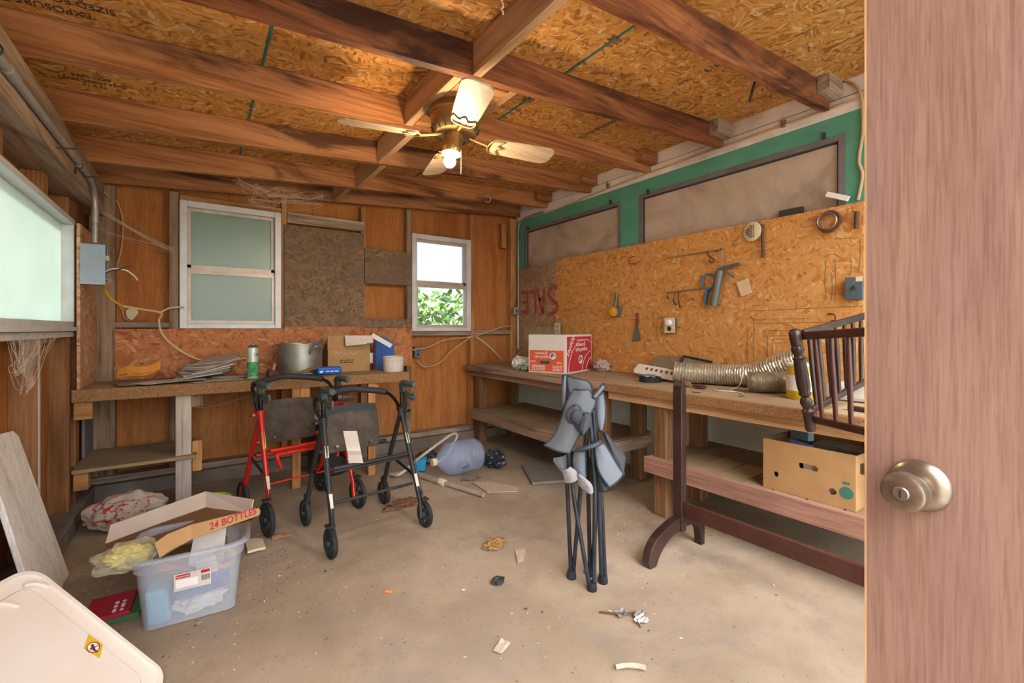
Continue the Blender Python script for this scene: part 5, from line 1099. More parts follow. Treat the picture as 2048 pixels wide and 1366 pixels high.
# produce box on the near shelf
SZ = .3525
t = thing('produce_box', 'brown cardboard produce box with hand hole and round vents on the near bench shelf', 'box', (2.5, .92, SZ))
x0, x1, y0, y1, z1 = 2.255, 2.70, .715, 1.09, SZ + .235; th = .006
def holes_wall(name, a0, a1, zz0, zz1, fn, holes, n=46, m=26):
    bm = B(); g = [[None] * (m + 1) for _ in range(n + 1)]
    def inside(a, z):
        for (ca, cz, ra, rz, kind) in holes:
            if kind == 'o' and ((a - ca) / ra) ** 2 + ((z - cz) / rz) ** 2 < 1: return True
            if kind == 's':
                da = max(0, abs(a - ca) - (ra - rz)); 
                if da * da + (z - cz) ** 2 < rz * rz: return True
        return False
    n_, m_ = 92, 56
    def vtx(i, j, o): return fn(a0 + (a1 - a0) * i / n_, zz0 + (zz1 - zz0) * j / m_, o)
    cache = {}
    def gv(i, j, o):
        if (i, j, o) not in cache: cache[(i, j, o)] = bm.verts.new(vtx(i, j, o))
        return cache[(i, j, o)]
    solid = [[not inside(a0 + (a1 - a0) * (i + .5) / n_, zz0 + (zz1 - zz0) * (j + .5) / m_) for j in range(m_)] for i in range(n_)]
    for i in range(n_):
        for j in range(m_):
            if not solid[i][j]: continue
            for o in (0, th): bm.faces.new((gv(i, j, o), gv(i + 1, j, o), gv(i + 1, j + 1, o), gv(i, j + 1, o)))
            for (di, dj, p, q) in ((-1, 0, (i, j), (i, j + 1)), (1, 0, (i + 1, j), (i + 1, j + 1)), (0, -1, (i, j), (i + 1, j)), (0, 1, (i, j + 1), (i + 1, j + 1))):
                ii, jj = i + di, j + dj
                if not (0 <= ii < n_ and 0 <= jj < m_) or not solid[ii][jj]: bm.faces.new((gv(*p, 0), gv(*q, 0), gv(*q, th), gv(*p, th)))
    return obj(name, bm, M['card'], t)
holes_wall('front_wall', y0, y1, SZ, z1, lambda a, z, o: V((x0 + o, a, z)), [(.895, SZ + .142, .040, .014, 's'), (1.03, SZ + .075, .011, .013, 'o'), (.80, SZ + .06, .015, .015, 'o')])
obj('side_wall', box(B(), x0 + th, x1, y0, y0 + th, SZ, z1 - .004), M['card'], t)
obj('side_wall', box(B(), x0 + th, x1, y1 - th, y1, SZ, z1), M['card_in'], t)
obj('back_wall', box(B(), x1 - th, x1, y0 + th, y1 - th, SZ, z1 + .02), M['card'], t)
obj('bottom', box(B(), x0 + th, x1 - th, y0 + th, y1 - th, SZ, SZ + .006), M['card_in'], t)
M['leafgreen'] = plain('green_print', '#3f7466', .7, var=.1)
gp = obj('green_print', lathe(B(), [(0, 0), (.026, 0), (.026, .0006), (0, .0006)], (x0 - .0002, .748, SZ + .07), (-1, 0, 0), 28), M['leafgreen'], t)
for w_ in gp.data.vertices: pass
obj('green_stalk', box(B(), x0 - .0008, x0 - .0001, .735, .762, SZ + .106, SZ + .116), M['leafgreen'], t)
CI = [((2.36, 1.00, SZ + .10), .16, .12, .19, 'bluegrey', 'flat grey-green booklet inside the brown produce box'), ((2.36, .86, SZ + .10), .17, .13, .18, 'mag_w', 'white box lid inside the brown produce box'), ((2.56, .86, SZ + .11), .15, .22, .2, 'mag_g', 'grey carton at the back of the brown produce box')]
for c_, sx, sy, h_, m, lb in CI: single('small_carton', box(B(), c_[0] - sx / 2 + .003, c_[0] + sx / 2 - .003, c_[1] - sy / 2, c_[1] + sy / 2, SZ + .0065, SZ + h_), M[m], lb, 'carton', bev=.003)
single('small_carton', obox(B(), (2.50, 1.02, SZ + .245), (.3, 1, 0), (1, -.3, 0), (0, 0, 1), .05, .02, .035), plain('pale_blue_carton', '#8fb4c4', .6, var=.15), 'pale blue carton standing up in the brown produce box', 'carton', bev=.003)
o = single('printed_carton', obox(B(), (2.33, .955, SZ + .213), (.15, 1, .1), (1, -.15, 0), (0, -.1, 1), .045, .018, .018), plain('blue_white_print', '#5a70b0', .5, var=.4, scale=40), 'small blue and white carton lying on top in the brown produce box', 'carton', bev=.003)

# ------------------------------------------------------------------ folded camping chair
M['canvas'] = plain('grey_blue_canvas', '#62676f', .85, var=.1, scale=14, dust='#74726f', dusta=.3)
M['canvas_l'] = plain('pale_canvas', '#737a84', .85, var=.1, scale=14)
M['piping'] = plain('dark_piping', '#353c45', .8, var=.1)
M['mesh_d'] = plain('dark_mesh', '#4c5058', .9, var=.3, scale=120)
M['chair_tube'] = plain('dusty_black_tube', '#232a34', .4, .3, var=.2, spec=.5, dust='#6a7078', dusta=.3)
t = thing('folding_chair', 'folded camping chair standing upright in the middle of the floor', 'folding chair', (1.43, 1.44, 0))
def cz(x, y): return (x / 5.463 + 1080, y / 5.463 + 740)
TB = [((1142, 1150, 2.03), (1134, 960, 2.03), (1130, 752, 2.04)), ((1146, 1152, 2.03), (1160, 990, 2.0), (1178, 815, 1.97)), ((1178, 1168, 1.935), (1150, 1010, 1.96), (1136, 900, 2.0)), ((1188, 1170, 1.93), (1190, 985, 1.93), (1183, 870, 1.935), (1177, 812, 1.94)),
      ((1180, 1146, 2.05), (1177, 1000, 2.05), (1172, 840, 2.04)), ((1184, 1147, 2.05), (1197, 960, 2.03), (1190, 800, 2.0)), ((1203, 1158, 1.985), (1198, 990, 1.985), (1186, 820, 1.98)), ((1210, 1156, 1.985), (1203, 1000, 2.0), (1180, 830, 2.03))]
for a in TB: obj('tube', tube(B(), [far(*p) for p in a], .0095, 12), M['chair_tube'], t, smooth=True)
for u, v in ((1143, 1156), (1184, 1180), (1206, 1165), (1181, 1150)):
    p = onZ(u, v, .0); bm = B(); lathe(bm, [(0, .0), (.021, 0), (.022, .006), (.019, .034), (.013, .036), (0, .036)], p, (0, 0, 1), 16); obj('foot', bm, M['chair_tube'], t, smooth=True)
M['label_cloth'] = plain('washed_label', '#8e8c90', .8, var=.08)
def ruled(name, left, right, mat, d0, d1=None, n=10, m=8, bulge=.015, wob=.008, seed=0, th=.003, pip=True, par=None):
    """fabric panel between a left and a right edge (zoomed photo points), hung at distance d0..d1"""
    d1 = d0 if d1 is None else d1
    Lp = resample(curve([far(*cz(*p[:2]), (p[2] if len(p) > 2 else d0)) for p in left], 5), n + 1); Rp = resample(curve([far(*cz(*p[:2]), (p[2] if len(p) > 2 else d1)) for p in right], 5), n + 1)
    g = []
    for i in range(n + 1):
        row = []
        for j in range(m + 1):
            q = j / m; p = Lp[i].lerp(Rp[i], q); p = p - Fv * (bulge * math.sin(PI * q)) + Fv * wob * mnoise.noise(p * 14 + V((seed, 0, 0))); row.append(p)
        g.append(row)
    o = obj(name, sheet(B(), g, th), mat, par or t, smooth=True)
    if pip:
        loop = [r_[0] for r_ in g] + g[-1][1:] + [r_[-1] for r_ in g[::-1]][1:] + g[0][::-1][1:-1]
        obj('piping', tube(B(), loop, .0045, 6, True), M['piping'], o, smooth=True)
    return o
ruled('back_panel', [(250, 60), (235, 350), (245, 450)], [(295, 48), (290, 250), (272, 330)], M['canvas_l'], 2.04, m=3)
ruled('back_panel', [(300, 60, 2.04), (310, 180, 2.03), (330, 260, 2.02)], [(500, 120, 2.02), (555, 160, 2.01), (575, 260, 2.0)], M['canvas'], 2.03, seed=3)
ruled('strap', [(570, 290), (690, 150)], [(605, 310), (712, 182)], M['canvas_l'], 1.95, m=3, bulge=.01)
ruled('side_panel', [(620, 270), (600, 420), (610, 560), (645, 660)], [(690, 250), (712, 420), (705, 560), (680, 660)], M['canvas_l'], 2.03, seed=5)
ar = ruled('arm_panel', [(375, 210, 1.98), (290, 370, 1.95), (180, 680, 1.93), (45, 825, 1.95)], [(520, 215, 1.97), (610, 350, 1.95), (470, 620, 1.91), (325, 905, 1.92)], M['canvas'], 1.95, n=16, m=10, bulge=.03, seed=1)
ruled('arm_underside', [(150, 960), (150, 1000), (240, 1120)], [(300, 920), (295, 1000), (290, 1100)], M['canvas_l'], 2.0, m=4, n=6, seed=8, pip=False)
cc = far(*cz(375, 490), 1.90); dr = (Rv * .75 - UP * .35 - Fv * .5).normalized()
cup = obj('cup_holder', lathe(B(), [(.026, 0), (.030, .01), (.032, .035), (.028, .05), (.029, .051), (.034, .036), (.032, .009), (.0, -.004), (.0, -.006), (.026, -.002)], cc + UP * .0, dr, 24), M['mesh_d'], t, smooth=True)
obj('rim', tube(B(), [cc + frame_of(dr)[0] * .031 * math.cos(a) + frame_of(dr)[1] * .031 * math.sin(a) + dr * .05 for a in [2 * PI * k / 24 for k in range(24)]], .004, 6, True), M['piping'], cup, smooth=True)
ruled('mesh_pocket', [(375, 380), (312, 425), (296, 500), (320, 570), (382, 612)], [(378, 380), (432, 402), (452, 470), (432, 560), (386, 612)], M['mesh_d'], 1.9, m=6, n=10, bulge=.012)
ruled('mesh_pocket', [(468, 470), (420, 530), (395, 600), (442, 690)], [(472, 470), (545, 482), (548, 600), (474, 695)], M['mesh_d'], 1.88, m=6, n=10, bulge=.03, seed=4)
ruled('seat_panel', [(385, 880), (365, 980), (380, 1080), (440, 1190)], [(490, 885), (495, 1000), (497, 1100), (500, 1180)], M['canvas'], 1.93, m=5, seed=6)
ruled('seat_panel', [(600, 790, 1.91), (610, 920, 1.91), (645, 1110, 1.91), (755, 1275, 1.92)], [(680, 785, 1.92), (735, 860, 1.93), (820, 1000, 1.94), (910, 1140, 1.96)], M['canvas_l'], 1.92, n=14, m=8, seed=9)
ruled('seat_gusset', [(610, 1000), (620, 1150), (650, 1340)], [(640, 1100), (700, 1230), (750, 1280)], M['piping'], 1.94, m=4, n=8, pip=False)
ruled('seat_front', [(400, 850), (420, 870)], [(660, 775), (690, 800)], M['canvas'], 1.90, n=3, m=8, bulge=.02)
ruled('side_pocket', [(690, 680), (740, 830), (800, 1000), (890, 1130)], [(720, 690), (860, 880), (930, 940), (905, 1100)], M['mesh_d'], 1.97, 2.0, n=10, m=6, bulge=.03, seed=2)
ruled('care_label', [(240, 1090, 1.91), (260, 1170, 1.90), (275, 1235, 1.91)], [(330, 1055, 1.90), (400, 1110, 1.89), (415, 1195, 1.89)], M['label_cloth'], 1.90, n=6, m=5, pip=False, seed=11, th=.0015)
cl = ruled('care_label', [(400, 1120, 1.895), (430, 1260, 1.895), (520, 1345, 1.90)], [(430, 1135, 1.89), (560, 1240, 1.89), (582, 1340, 1.90)], M['label_cloth'], 1.895, n=8, m=5, pip=False, seed=12, th=.0015)
for k in range(5): obj('print_line', tube(B(), [far(*cz(425 + k * 16, 1165 + k * 26), 1.872), far(*cz(505 + k * 12, 1215 + k * 26), 1.872)], .0007, 4), M['ink'], cl)

# ------------------------------------------------------------------ tote and its heap
M['tote'] = clearish('clear_tote_plastic', '#c8d0dc', .27, .2)
nb, rb = V((-.165, 2.13, 0)), V((.128, 2.108, 0)); tx = (rb - nb).normalized(); ty = V((-tx.y, tx.x, 0)); TW, TD, TH = .293, .26, .275
t = thing('storage_tote', 'clear plastic storage tote overflowing with cardboard in front of the walkers', 'storage tote', nb + tx * TW / 2 + ty * TD / 2)
def rr(cx, cy, hw, hd, r, z, n=6):
    P = []
    for sx, sy, a0 in ((1, -1, -PI / 2), (1, 1, 0), (-1, 1, PI / 2), (-1, -1, PI)):
        for k in range(n + 1):
            a = a0 + PI / 2 * k / n; P.append(nb + tx * (cx + sx * (hw - r) + r * math.cos(a)) + ty * (cy + sy * (hd - r) + r * math.sin(a)) + UP * z)
    return P
prof = [(0, 0, .0), (.0, 0, .004), (.022, .018, TH - .055), (.03, .026, TH - .054), (.035, .03, TH), (.05, .045, TH), (.05, .045, TH - .012)]
bm = B(); rings = [[bm.verts.new(p) for p in rr(TW / 2, TD / 2, TW / 2 + a, TD / 2 + b, .03 + a, z)] for a, b, z in prof[1:]]
bm.faces.new(rings[0][::-1])
for a, b in zip(rings, rings[1:]):
    for k in range(len(a)): bm.faces.new((a[k], a[(k + 1) % len(a)], b[(k + 1) % len(b)], b[k]))
o = obj('bin', bm, M['tote'], t, smooth=True); md = o.modifiers.new('wall', 'SOLIDIFY'); md.thickness = .0022; md.offset = 1
lb0 = nb + tx * .155 + UP * .165 - ty * .019
lb_ = obj('label', obox(B(), lb0, tx, UP + ty * -.07, ty, .058, .033, .0006), M['sticker'], t); ly = (UP + ty * -.07).normalized(); ln = -ty
M['redlogo'] = plain('red_label_print', '#a8283a', .5, var=0)
obj('label_oval', obox(B(), lb0 + ln * .001 - tx * .03 + ly * .022, tx, ly, ty, .022, .007, .0004), M['redlogo'], lb_, bev=.0003); lettering('Rubbermaid', .008, lb0 + ln * .0018 - tx * .03 + ly * .022, tx, ly, M['white'], lb_)
obj('label_picture', obox(B(), lb0 + ln * .001 - tx * .018 - ly * .006, tx, ly, ty, .034, .015, .0004), M['white'], lb_)
bm = B()
for k in range(9): obox(bm, lb0 + ln * .0012 + tx * (.028 + k * .003), tx, ly, ty, .0009 if k % 3 else .0004, .011, .0003)
obj('barcode', bm, M['ink'], lb_); obj('label_red', obox(B(), lb0 + ln * .001 + tx * .04 + ly * .024, tx, ly, ty, .014, .006, .0003), M['redlogo'], lb_)
def tp(a, b, z): return nb + tx * a + ty * b + UP * z
# contents
M['paleblue'] = plain('pale_blue_plastic', '#6ab0d0', .5, var=.1)
single('blue_bottle_bag', prism(B(), [tp(.015, .02, .006), tp(.085, .02, .006), tp(.085, .11, .006), tp(.015, .11, .006)], (-.012, 0, .13)), M['paleblue'], 'pale blue pack standing in the left corner of the clear tote', 'pack', bev=.012)
single('picture_card', prism(B(), [tp(.095, .012, .085), tp(.27, .012, .095), tp(.275, .014, .16), tp(.105, .014, .15)], ty * .006), plain('blue_picture_print', '#5a6cb0', .5, var=.5, scale=14), 'blue printed card pressed against the front of the clear tote', 'card')
crumple('bubble_wrap', tp(.17, .06, .045), .05, (1.6, .8, .75), M['plastic_w'], 'bubble wrap at the bottom of the clear tote', 'bubble wrap', 6)
cr_ = tp(.255, .03, .2); t2 = thing('tape_roll', 'yellow tape roll inside the right side of the clear tote', 'tape', cr_)
obj('roll', tube(B(), [cr_ + tx * (.032 * math.cos(a)) + UP * (.034 * math.sin(a)) + ty * .0 for a in [2 * PI * k / 28 for k in range(28)]], .011, 8, True), M['sticker_y'], t2, smooth=True)
single('wood_stick', beam(B(), tp(.06, .03, .225), tp(.16, .03, .165), .015, .02), plain('orange_stick', '#b87848', .7, var=.2), 'orange brown stick visible inside the clear tote', 'stick')
single('tan_envelope', prism(B(), [tp(.165, .02, .14), tp(.235, .02, .16), tp(.225, .018, .225), tp(.16, .018, .215)], ty * .004), M['paper'], 'pale envelope behind the tote label', 'envelope')
single('inner_carton', prism(B(), [tp(.03, .13, .01), tp(.26, .13, .01), tp(.26, .25, .01), tp(.03, .25, .01)], (0, 0, .19)), M['card'], 'brown carton filling the back of the clear tote', 'carton', bev=.004)
single('white_sheet', prism(B(), [tp(.13, .08, .17), tp(.25, .07, .17), tp(.26, .09, .30), tp(.15, .10, .29)], ty * .004), M['paper'], 'white sheet standing up in the tote under the bottle carton', 'paper')
# white carton lid and bottle carton lying on top
t2 = thing('white_carton', 'large open white carton lying tipped on top of the clear tote', 'carton', tp(.1, .2, .3))
A0, A1, A2 = far(222, 1050, 2.0), far(412, 983, 2.16), far(507, 999, 2.02)
D0, D1, D2 = far(211, 1088, 1.95), far(412, 1015, 2.1), far(502, 1026, 2.0)
obj('long_side', sheet(B(), [[A0, A0.lerp(A1, .5), A1], [D0, D0.lerp(D1, .5) + UP * .004, D1]], .005), M['card_w'], t2); obj('short_side', sheet(B(), [[A1, A2], [D1, D2]], .005), M['card_w'], t2)
E0, E1 = far(220, 1105, 1.72), far(470, 1050, 1.84)
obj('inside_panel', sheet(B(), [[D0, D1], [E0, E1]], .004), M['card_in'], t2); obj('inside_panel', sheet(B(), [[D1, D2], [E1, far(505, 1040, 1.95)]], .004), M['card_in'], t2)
t2 = thing('bottle_carton', 'torn brown carton lettered 24 BOTTLES on top of the clear tote', 'carton', tp(.2, .05, .28))
b0, b1, b2, b3 = far(383, 1078, 1.70), far(518, 1030, 1.86), far(517, 1016, 1.86), far(383, 1049, 1.70)
fw = obj('front_wall', sheet(B(), [[b3, b3.lerp(b2, .5), b2, far(521, 1021, 1.865)], [b0, b0.lerp(b1, .5), b1, far(519, 1028, 1.865)]], .004), M['card'], t2)
ex = (b1 - b0).normalized(); uy = ((b3 + b2) - (b0 + b1)).normalized(); nn = ex.cross(uy)
lettering('24 BOTTLES', .0385, (b0 + b1 + b2 + b3) / 4 + nn * .0028 + ex * .024 + uy * .001, ex, uy, M['redlogo'], fw, bold=.0008, sx=.8, th=.0004)
l0, l1 = far(319, 1115, 1.62), far(309, 1086, 1.62)
obj('corner_flap', sheet(B(), [[l1, far(335, 1068, 1.645), b3], [l0, far(345, 1100, 1.655), b0]], .004), M['card'], t2)
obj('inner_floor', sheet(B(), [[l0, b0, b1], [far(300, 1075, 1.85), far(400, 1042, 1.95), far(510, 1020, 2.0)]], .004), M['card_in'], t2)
# yellow-filled clear bag hanging over the rim
bm = B(); ball(bm, far(258, 1112, 1.70), .085, (1.15, .8, .62), .3, 4, 21); 
for w_ in bm.verts: w_.co += V((mnoise.noise(w_.co * 35), mnoise.noise(w_.co * 35 + V((5, 0, 0))), mnoise.noise(w_.co * 35 + V((0, 5, 0))))) * .012
t2 = thing('plastic_bag', 'clear plastic bag with yellow contents hanging over the tote rim', 'bag', far(258, 1140, 1.70))
obj('film', bm, clearish('clear_film', '#e4e0c0', .22, .12), t2, smooth=True)
bm = B(); ball(bm, far(255, 1112, 1.70), .062, (1.1, .8, .6), .4, 4, 31); obj('contents', bm, plain('yellow_sponge', '#cfc06a', .8, var=.2, scale=30), t2, smooth=True)

# tote lid leaning at the front left
M['lid'] = plain('cream_white_plastic', '#e0d8d0', .42, var=.05, scale=4, dust='#d8bfa6', dusta=.4)
lc, tc = far(345, 1352, 1.42), far(65, 1128, 1.40); LA = (tc - lc); LLn = LA.length; la = LA.normalized(); lb2 = V((-sn, -cs, 0)) * 1.0; lb2 = (lb2 - la * lb2.dot(la)).normalized(); lnn = la.cross(lb2); lnn = lnn if lnn.dot(V((0, 0, 1))) > 0 else -lnn
t = thing('tote_lid', 'large cream plastic tote lid leaning in the front left corner', 'lid', lc - UP * .02)
def lp(a, b, h=0): return lc + la * a + lb2 * b + lnn * h
def rrect(x0, x1, y0, y1, r, h, n=8):
    P = []
    for cx_, cy_, a0 in ((x1 - r, y0 + r, -PI / 2), (x1 - r, y1 - r, 0), (x0 + r, y1 - r, PI / 2), (x0 + r, y0 + r, PI)):
        for k in range(n + 1): a = a0 + PI / 2 * k / n; P.append(lp(cx_ + r * math.cos(a), cy_ + r * math.sin(a), h))
    return P
LBW = .40
bm = B(); prof = [(0, 0, -.02), (0, 0, -.003), (.002, 0, .001), (.012, 0, .001), (.016, 0, -.006), (.05, 0, -.008), (.055, 0, -.002)]
rings = [[bm.verts.new(p) for p in rrect(0 + a, LLn - a, a, LBW - a, max(.02, .06 - a * .6), h)] for a, _, h in prof]
for a, b in zip(rings, rings[1:]):
    for k in range(len(a)): bm.faces.new((a[k], a[(k + 1) % len(a)], b[(k + 1) % len(b)], b[k]))
bm.faces.new(rings[-1])
ld = obj('lid_panel', bm, M['lid'], t, smooth=True)
for a_, b_ in ((LLn - .06, .04), (LLn - .065, .13)): obj('moulded_notch', tube(B(), curve([lp(a_ - .03, b_ - .02, -.004), lp(a_, b_, -.001), lp(a_ + .012, b_ + .02, -.004)], 5), .008, 8), M['lid'], ld, smooth=True)
# yellow warning sticker with a no-child pictogram
dd = ray(185, 1292); tt = (lc + lnn * .001 - V((0, 0, CAM_H))).dot(lnn) / dd.dot(lnn); sc_ = V((0, 0, CAM_H)) + dd * tt
s1 = (far(205, 1297, 1.3) - far(170, 1280, 1.3)); 
def lidpt(u, v, h=.0): d_ = ray(u, v); return V((0, 0, CAM_H)) + d_ * ((lc + lnn * h - V((0, 0, CAM_H))).dot(lnn) / d_.dot(lnn))
ys = obj('warning_sticker', prism(B(), [lidpt(177, 1269, -.0016), lidpt(206, 1289, -.0016), lidpt(199, 1317, -.0016), lidpt(167, 1297, -.0016)], lnn * .0008), M['sticker_y'] if False else plain('yellow_warning_paper', '#d2ae28', .5, var=0), ld)
pc = lidpt(186.5, 1295, -.0006); e1 = (lidpt(206, 1289, 0) - lidpt(177, 1269, 0)).normalized(); e2 = lnn.cross(e1); rd = (lidpt(199, 1303, 0) - lidpt(174, 1287, 0)).length * .37
obj('pictogram_disc', lathe(B(), [(0, 0), (rd, 0), (rd, .0003), (0, .0003)], pc, lnn, 28), M['white'], ys)
obj('pictogram_ring', tube(B(), [pc + lnn * .0005 + e1 * rd * math.cos(a) + e2 * rd * math.sin(a) for a in [2 * PI * k / 28 for k in range(28)]], .0014, 5, True), M['redlogo'], ys)
obj('pictogram_bar', tube(B(), [lidpt(178, 1301, .0002), lidpt(197, 1290, .0002)], .0013, 5), M['redlogo'], ys)
bm = B(); ball(bm, lidpt(184, 1290, 0), .0042, (1, 1, .3), 0, 2); tube(bm, [lidpt(185, 1292, 0), lidpt(188, 1300, 0)], .0034, 6); tube(bm, [lidpt(188, 1300, 0), lidpt(195, 1304, 0)], .0022, 6); tube(bm, [lidpt(185, 1294, 0), lidpt(181, 1298, 0)], .0018, 6)
obj('pictogram_child', bm, M['ink'], ys)
# plank leaning against the left wall
t = single('leaning_plank', prism(B(), [(-.475, 2.84, .001), (-.625, 2.80, .66), (-.632, 2.76, .69), (-.64, 2.45, .72), (-.475, 2.40, .001)], (-.018, 0, -.006)), wood('whitewashed_plank', '#dcd4ca', '#e8e2da', '#eee8e2', 'Z', rough=.7, stain='#8a7c70', sa=.4), 'pale whitewashed plank leaning against the left wall studs', 'plank', bev=.004)
bm = B()
# shopping bag, green carton, lime rim, blue disc behind the tote
M['bag_pink'] = plain('shopping_bag_film', '#b4a494', .5, var=.12)
t = thing('shopping_bag', 'crumpled white shopping bag with red print on the floor under the left bench', 'bag', onZ(225, 1075, 0))
bc = onZ(225, 1075, 0) + V((.03, .12, .0))
bm = B(); ball(bm, bc + V((.02, .0, .09)), .14, (1.3, .75, .72), .15, 5, 41)
for w_ in bm.verts:
    w_.co += V((mnoise.noise(w_.co * 22), mnoise.noise(w_.co * 22 + V((5, 0, 0))), mnoise.noise(w_.co * 22 + V((0, 5, 0))))) * .012
    w_.co.z = max(w_.co.z, .003)
for f_ in bm.faces:
    c_ = f_.calc_center_median() - bc
    if abs(mnoise.noise(c_ * 26 + V((3, 1, 0)))) < .07 and .05 < c_.z < .17 and -.12 < c_.x < .12: f_.material_index = 1
obj('bag_body', bm, [M['bag_pink'], M['redlogo']], t, smooth=True)
bm = B()
single('green_carton', obox(B(), (-.13, 2.99, .088), (1, -.05, 0), (.05, 1, 0), (0, 0, 1), .075, .05, .086), plain('sea_green_card', '#8fb8a0', .7, var=.15), 'sea green carton standing behind the white carton', 'carton', bev=.003)
t = thing('lime_bucket', 'lime green rimmed blue bucket behind the white carton under the bench', 'bucket', (.06, 3.12, 0))
obj('body', lathe(B(), [(0, 0), (.085, 0), (.108, .13), (.10, .13), (.08, .01), (0, .008)], (.06, 3.12, 0), (0, 0, 1), 32), plain('blue_bucket', '#5a8ac0', .45, var=.1), t, smooth=True)
obj('rim', tube(B(), [V((.06, 3.12, .133)) + V((math.cos(a), math.sin(a), 0)) * .107 for a in [2 * PI * k / 40 for k in range(40)]], .007, 8, True), plain('lime_plastic', '#a8cc3a', .4, var=.05), t, smooth=True)
# red book on a green book by the lid
bkp = onZ(232, 1225, 0)
single('green_book', obox(B(), bkp + V((.02, .0, .012)), (1, -.12, 0), (.12, 1, 0), (0, 0, 1), .07, .09, .0115), plain('green_cover', '#4f7a50', .6, var=.2), 'green book lying flat under the red book beside the tote', 'book', bev=.002)
t = thing('red_book', 'red book with white lettering lying between the tote and the leaning lid', 'book', bkp + V((-.01, 0, .024)))
rc = bkp + V((-.015, -.01, .033)); obj('cover', obox(B(), rc, (1, -.05, 0), (.05, 1, 0), (0, 0, 1), .07, .085, .008), M['redlogo'], t, bev=.002)
dashes(rc + V((.03, -.03, .0082)), (.05, 1, 0), (-1, .05, 0), .08, .022, 2, M['white'], t, 'small_print', 7)

# ------------------------------------------------------------------ floor things near the back
def fl(u, v, z=0): return onZ(u, v, z)
M['jug'] = clearish('bluish_jug_plastic', '#a8bede', .33, .2)
t = thing('water_jug', 'large bluish clear water jug lying on its side on the floor', 'water jug', fl(925, 960))
j0, j1 = fl(872, 962, .0), fl(975, 938, .0); jd = (j1 - j0).normalized(); jr = .125; jc = j0 + UP * (jr + .002) + V((.035, .045, 0)); jx = jd
JL = .36
obj('body', lathe(B(), [(.0, JL), (.08, JL), (.112, JL - .01), (jr, JL - .04), (jr - .008, JL - .055), (jr, JL - .07), (jr - .008, JL - .085), (jr, JL - .10), (jr - .008, JL - .115), (jr, JL - .13), (jr, .13), (jr - .004, .118), (jr, .105), (jr - .008, .085), (.075, .03), (.035, .0), (.027, -.01), (.027, -.025)], jc, jd, 40), M['jug'], t, smooth=True)
obj('cap', lathe(B(), [(.0, -.05), (.027, -.05), (.03, -.045), (.03, -.018), (.027, -.016), (0, -.016)], jc, jd, 24), M['beige'], t, smooth=True)
sd_ = jd.cross(UP) if jd.cross(UP).y < 0 else -jd.cross(UP); obj('grip_recess', ball(B(), jc + jd * .17 + sd_ * .095 - UP * .035, .045, (1.1, .7, .6), 0, 3), plain('dark_jug_grip', '#6a7688', .5, var=.2), t, smooth=True)
M['film_d'] = plain('black_bin_bag', '#2e3440', .35, var=.3, spec=.6)
bp_ = fl(985, 935); crumple('bin_bag', (bp_.x + .02, bp_.y + .0, .07), .085, (.9, 1.1, .82), M['film_d'], 'black crumpled bin bag behind the end of the water jug', 'bag', 51, .45)
bp_ = fl(868, 936); crumple('bin_bag', (bp_.x, bp_.y + .16, .05), .085, (1.2, .8, .6), M['film_d'], 'black bin bag on the floor behind the blue carton', 'bag', 57, .45)
bp_ = fl(938, 958); crumple('stone', (bp_.x + .01, bp_.y - .01, .012), .06, (1.3, .6, .2), plain('grey_shell', '#8a8078', .8, var=.4, scale=40), 'flat grey crumpled piece under the front of the water jug', 'piece', 61, .3)
bp_ = fl(845, 950); single('blue_carton', obox(B(), bp_ + V((.02, .085, .058)), (.8, -.5, .1), (.5, .8, .2), (0, -.2, 1), .045, .03, .045), plain('sky_blue_carton', '#3aa0d8', .5, var=.15), 'bright sky blue carton on the floor left of the water jug', 'carton', bev=.004)
t = thing('metal_pole', 'grey metal pole lying on the floor in front of the water jug', 'pole', fl(900, 975))
pa, pb = fl(822, 945, .02), fl(967, 990, .02); pm = pa.lerp(pb, .48)
obj('thick_tube', tube(B(), [pa, pm], .02, 14), M['alu'], t, smooth=True); obj('thin_tube', tube(B(), [pm - UP * .002, pb], .016, 14), M['alu'], t, smooth=True)
obj('joint', lathe(B(), [(0, 0), (.024, 0), (.026, .01), (.026, .05), (.022, .06), (0, .06)], pm - (pb - pa).normalized() * .04, pb - pa, 18), M['beige'], t, smooth=True)
t2 = curve([fl(783, 948, .03), far(800, 948, 3.35) , far(840, 915, 3.5), far(880, 885, 3.62), far(905, 868, 3.7), far(914, 872, 3.72), far(905, 890, 3.70), far(890, 915, 3.68), far(872, 925, 3.66)], 8)
bm = B(); tube(bm, t2, .013, 10); single('bent_frame_tube', bm, M['alu'], 'bent pale metal tube sticking up behind the black walker and water jug', 'tube', smooth=True)
single('bent_frame_tube', tube(B(), curve([fl(780, 950, .016), fl(800, 945, .016), fl(830, 935, .016), fl(850, 928, .016)], 6), .012, 10), M['alu'], 'short metal tube lying on the floor below the bent tube', 'tube', smooth=True)
t = thing('floor_tile', 'dark grey flat slab lying on the floor under the far bench front', 'slab', fl(1090, 960))
c4 = [fl(1043, 935), fl(1150, 928), fl(1152, 966), fl(1064, 972)]
obj('slab', prism(B(), [V((p.x, p.y, .004)) for p in c4], (0, 0, .022)), plain('dark_grey_slab', '#77706a', .6, var=.15, dust='#8f8578', dusta=.4), t, bev=.003)
c4 = [fl(945, 967), fl(980, 966), fl(1038, 977), fl(1035, 985), fl(975, 987)]
single('perforated_plate', prism(B(), [V((p.x, p.y, .004)) for p in c4], (0, 0, .006)), plain('pale_perforated', '#c8b8a4', .7, var=.35, scale=150), 'pale perforated plate lying on the floor beside the metal pole', 'plate')
crumple('coir_tuft', tuple(fl(995, 1098) + V((0, .02, .018))), .045, (1.3, .8, .45), plain('coir', '#a07c4a', .95, var=.4, scale=60), 'tan fibrous tuft on the floor left of the folding chair', 'tuft', 71, .6)
